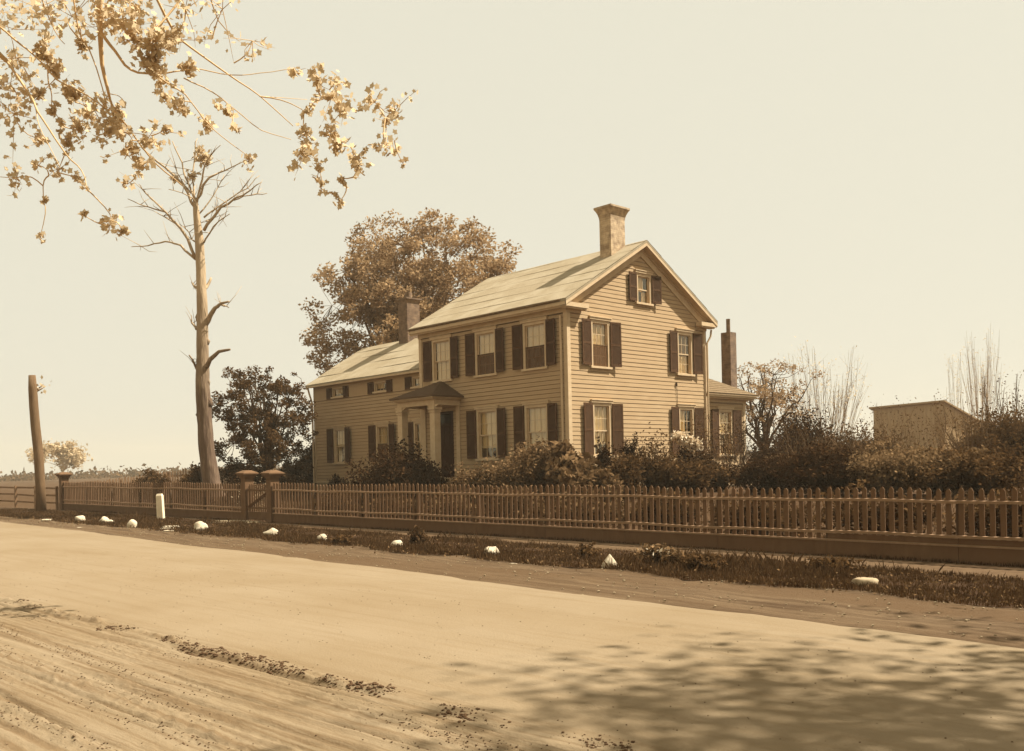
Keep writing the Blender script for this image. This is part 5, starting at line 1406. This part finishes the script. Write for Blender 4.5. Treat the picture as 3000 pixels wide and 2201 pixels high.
for (x, y, r, n_) in CL:
    u, v = Q2(x, y); dpt = DO + rg.uniform(-.2, 1.1); CC.append((at(u, v, dpt), size(r * .5447, dpt), int(n_ * 3.5) + 2))
nodes = [np.array(p) for p in LP]
while CC:                                             # always tie the nearest remaining cluster to the growing twig network
    NA = np.array(nodes); D_ = [np.linalg.norm(NA - c[0], axis=1).min() for c in CC]; k = int(np.argmin(D_))
    c, rr, n_ = CC.pop(k); q = NA[np.linalg.norm(NA - c, axis=1).argmin()]
    L_ = np.linalg.norm(c - q); bnd = rg.normal(size=3) * .12 * L_; chain = [q + (c - q) * t + bnd * math.sin(math.pi * t) for t in np.linspace(0, 1, 6)]
    if L_ > .03: mb.tube(chain, [.010, .009, .008, .007, .006, .004], 4, cap=False)
    nodes += chain[2:]
    nf = 3 + int(rr > .09) * 3
    for f in range(nf):
        e = c + rg.normal(size=3) * rr * 1.25; m_ = (c + e) / 2 + rg.normal(size=3) * rr * .15
        mb.tube([c, m_, e], [.006, .005, .002], 3, cap=False); nodes.append(e)
        k_ = max(2, n_ // nf); t = rg.uniform(0, 1.1, k_)[:, None]
        P.append(c + (e - c) * t + rg.normal(size=(k_, 3)) * rr * .42)
mb.build('trunk', M['twig_pale'], root, smooth=True)
V, F = leaves_mesh(np.concatenate(P), .088, rg, 'lobed'); mesh_np('crown', V, F, M['leaf_pale'], root)

# big street tree off the right edge whose crown shades the road and fence end
tree('shade_tree', (26.3, -8.0, zstreet(26.3) - .1), 17.0, 4.9, .34, 'tall leafy street tree beyond the right edge shading the road', seed=5, leaf='leaf_mid', nleaf=10000, lsz=.15, clump=.7, n1=16, start=.42, levels=3, up=.95, trunk_top=.8, kids=(5, 4))

# leafy weed with pale flowers on the verge, tufts round the stones
def weed(s, w, r, h, label, leaf, n, seed, sz=.06, name='weed', flowers=0):
    p = sw(s, w); o = shrub(name, (p[0], p[1], p[2]), r, r * .7, h, label, seed, leaf, n, sz, 12, lobes=5, cat='weed', sparse=.1)
    if flowers:
        rg = np.random.default_rng(seed); P = np.array(p) + rg.normal(size=(flowers, 3)) * [r * .4, r * .35, h * .12] + [0, 0, h * .85]
        V, F = leaves_mesh(P, .06, rg); mesh_np('blossom', V, F, M['blossom'], o)
weed(20.1, 3.55, .42, .34, 'leafy weed with pale blooms beside the pyramid-shaped stone', 'leaf_light', 900, 130, flowers=35)
weed(13.3, 3.35, .25, .38, 'grass tuft right behind the lumpy white stone', 'grass', 900, 131, .05)
weed(21.2, 3.9, .35, .28, 'low broad weed right of the blooming weed', 'leaf_mid', 700, 132)
weed(11.0, 3.9, .3, .18, 'dark scrubby weed between the humped and the lumpy stone', 'leaf_mid', 500, 133)
weed(22.9, 2.6, .45, .2, 'weeds leaning over the path near the right end of the fence', 'leaf_mid', 900, 134)
weed(18.0, 3.0, .3, .2, 'low weed on the verge left of the pyramid-shaped stone', 'leaf_mid', 500, 135)

def blades(name, n, fs, fw, h, seed, label, mat_='grass', ztop=.03, lean=.5, clumpy=1.):
    rg = np.random.default_rng(seed); s = fs(rg, n); lo, hi = fw(s); w = lo + (hi - lo) * rg.uniform(0, 1, n)
    dens = fbm(s * .8, w * 1.4); keep = dens + rg.normal(size=n) * .25 + np.clip((s - 14) / 20, 0, .3) > -.28 * clumpy
    s, w, dens = s[keep], w[keep], dens[keep]; n = len(s)
    X = FO[0] + FE[0] * s + FN[0] * w; Y = FO[1] + FE[1] * s + FN[1] * w; Z = .05 - .0105 * np.clip(X, -70, 60) + ztop
    if name == 'yard_grass': Z = np.array([zg(a, b_) for a, b_ in zip(X, Y)]) - .03
    P = np.stack([X, Y, Z], 1); a = rg.uniform(0, 2 * math.pi, n); hh = h * rg.uniform(.4, 1.3, n) * (1 + .9 * np.clip(dens, -.5, 1))
    d = np.stack([np.cos(a), np.sin(a), 0 * a], 1); q = np.stack([-np.sin(a), np.cos(a), 0 * a], 1); wd = .006 + .004 * rg.uniform(size=n)
    ln = rg.uniform(.1, lean, n)
    V = np.stack([P - q * wd[:, None], P + q * wd[:, None], P + d * (hh * ln * .4)[:, None] + [0, 0, 1] * (hh * .6)[:, None] + q * wd[:, None] * .7, P + d * (hh * ln)[:, None] + [0, 0, 1] * hh[:, None]], 1).reshape(-1, 3)
    F = np.arange(4 * n).reshape(n, 4)
    o = mesh_np(name, V, F, M[mat_]); tag(o, label, 'grass', kind='stuff')
blades('verge_grass', 175000, lambda r, n: 36 - 54 * r.uniform(0, 1, n) ** 1.7, lambda s: (walk_out(s) + .02, verge_out(s) + .12), .085, 1, 'rough unmown grass on the verge between path and road', ztop=.02)
blades('tall_grass', 11000, lambda r, n: 34 - 50 * r.uniform(0, 1, n) ** 1.5, lambda s: (walk_out(s) + .1, verge_out(s) + .25), .17, 11, 'taller ragged grass clumps along the verge', ztop=.02, lean=.9, clumpy=-1.2)
blades('yard_grass', 45000, lambda r, n: 27 - 42 * r.uniform(0, 1, n) ** 1.3, lambda s: (s * 0 - 5.5, s * 0 - .1), .10, 2, 'dark garden grass seen between the pickets')
blades('path_grass', 5000, lambda r, n: 27 - 40 * r.uniform(0, 1, n) ** 1.3, lambda s: (s * 0 + .06, s * 0 + .22), .06, 3, 'sparse grass along the foot of the fence', ztop=.0)
rg = np.random.default_rng(77); n_ = 2600
s = 27 - 38 * rg.uniform(0, 1, n_) ** 1.5; w = rg.uniform(2.0, 5.0, n_)
X = FO[0] + FE[0] * s + FN[0] * w; Y = FO[1] + FE[1] * s + FN[1] * w; Z = .05 - .0105 * X + .07
V, F = leaves_mesh(np.stack([X, Y, Z], 1) + rg.normal(size=(n_, 3)) * [0, 0, .025], .035, rg); o = mesh_np('fallen_leaves', V, F, M['leaf_light']); tag(o, 'scattered pale fallen leaves lying in the verge grass', 'leaves', kind='stuff')
#HAZE

# ------------------------------------------------------------------ haze: one closed box of pale air round camera and scene
HZ = .0007
me = bpy.data.meshes.new('haze'); x0, x1, y0, y1, z0, z1 = -660, 520, -320, 620, -3, 24
me.from_pydata([(x, y, z) for z in (z0, z1) for y in (y0, y1) for x in (x0, x1)], [], [(0, 2, 3, 1), (4, 5, 7, 6), (0, 1, 5, 4), (2, 6, 7, 3), (0, 4, 6, 2), (1, 3, 7, 5)])
hz = bpy.data.objects.new('haze', me); COL.objects.link(hz); tag(hz, kind='stuff', label='thin pale haze in the air')
hm = bpy.data.materials.new('haze_air'); hm.use_nodes = True; t_ = hm.node_tree; t_.nodes.clear()
v_ = t_.nodes.new('ShaderNodeVolumePrincipled'); o_ = t_.nodes.new('ShaderNodeOutputMaterial')
v_.inputs['Density'].default_value = HZ; v_.inputs['Color'].default_value = (.97, .82, .58, 1); v_.inputs['Anisotropy'].default_value = .2
t_.links.new(v_.outputs[0], o_.inputs['Volume']); me.materials.append(hm)
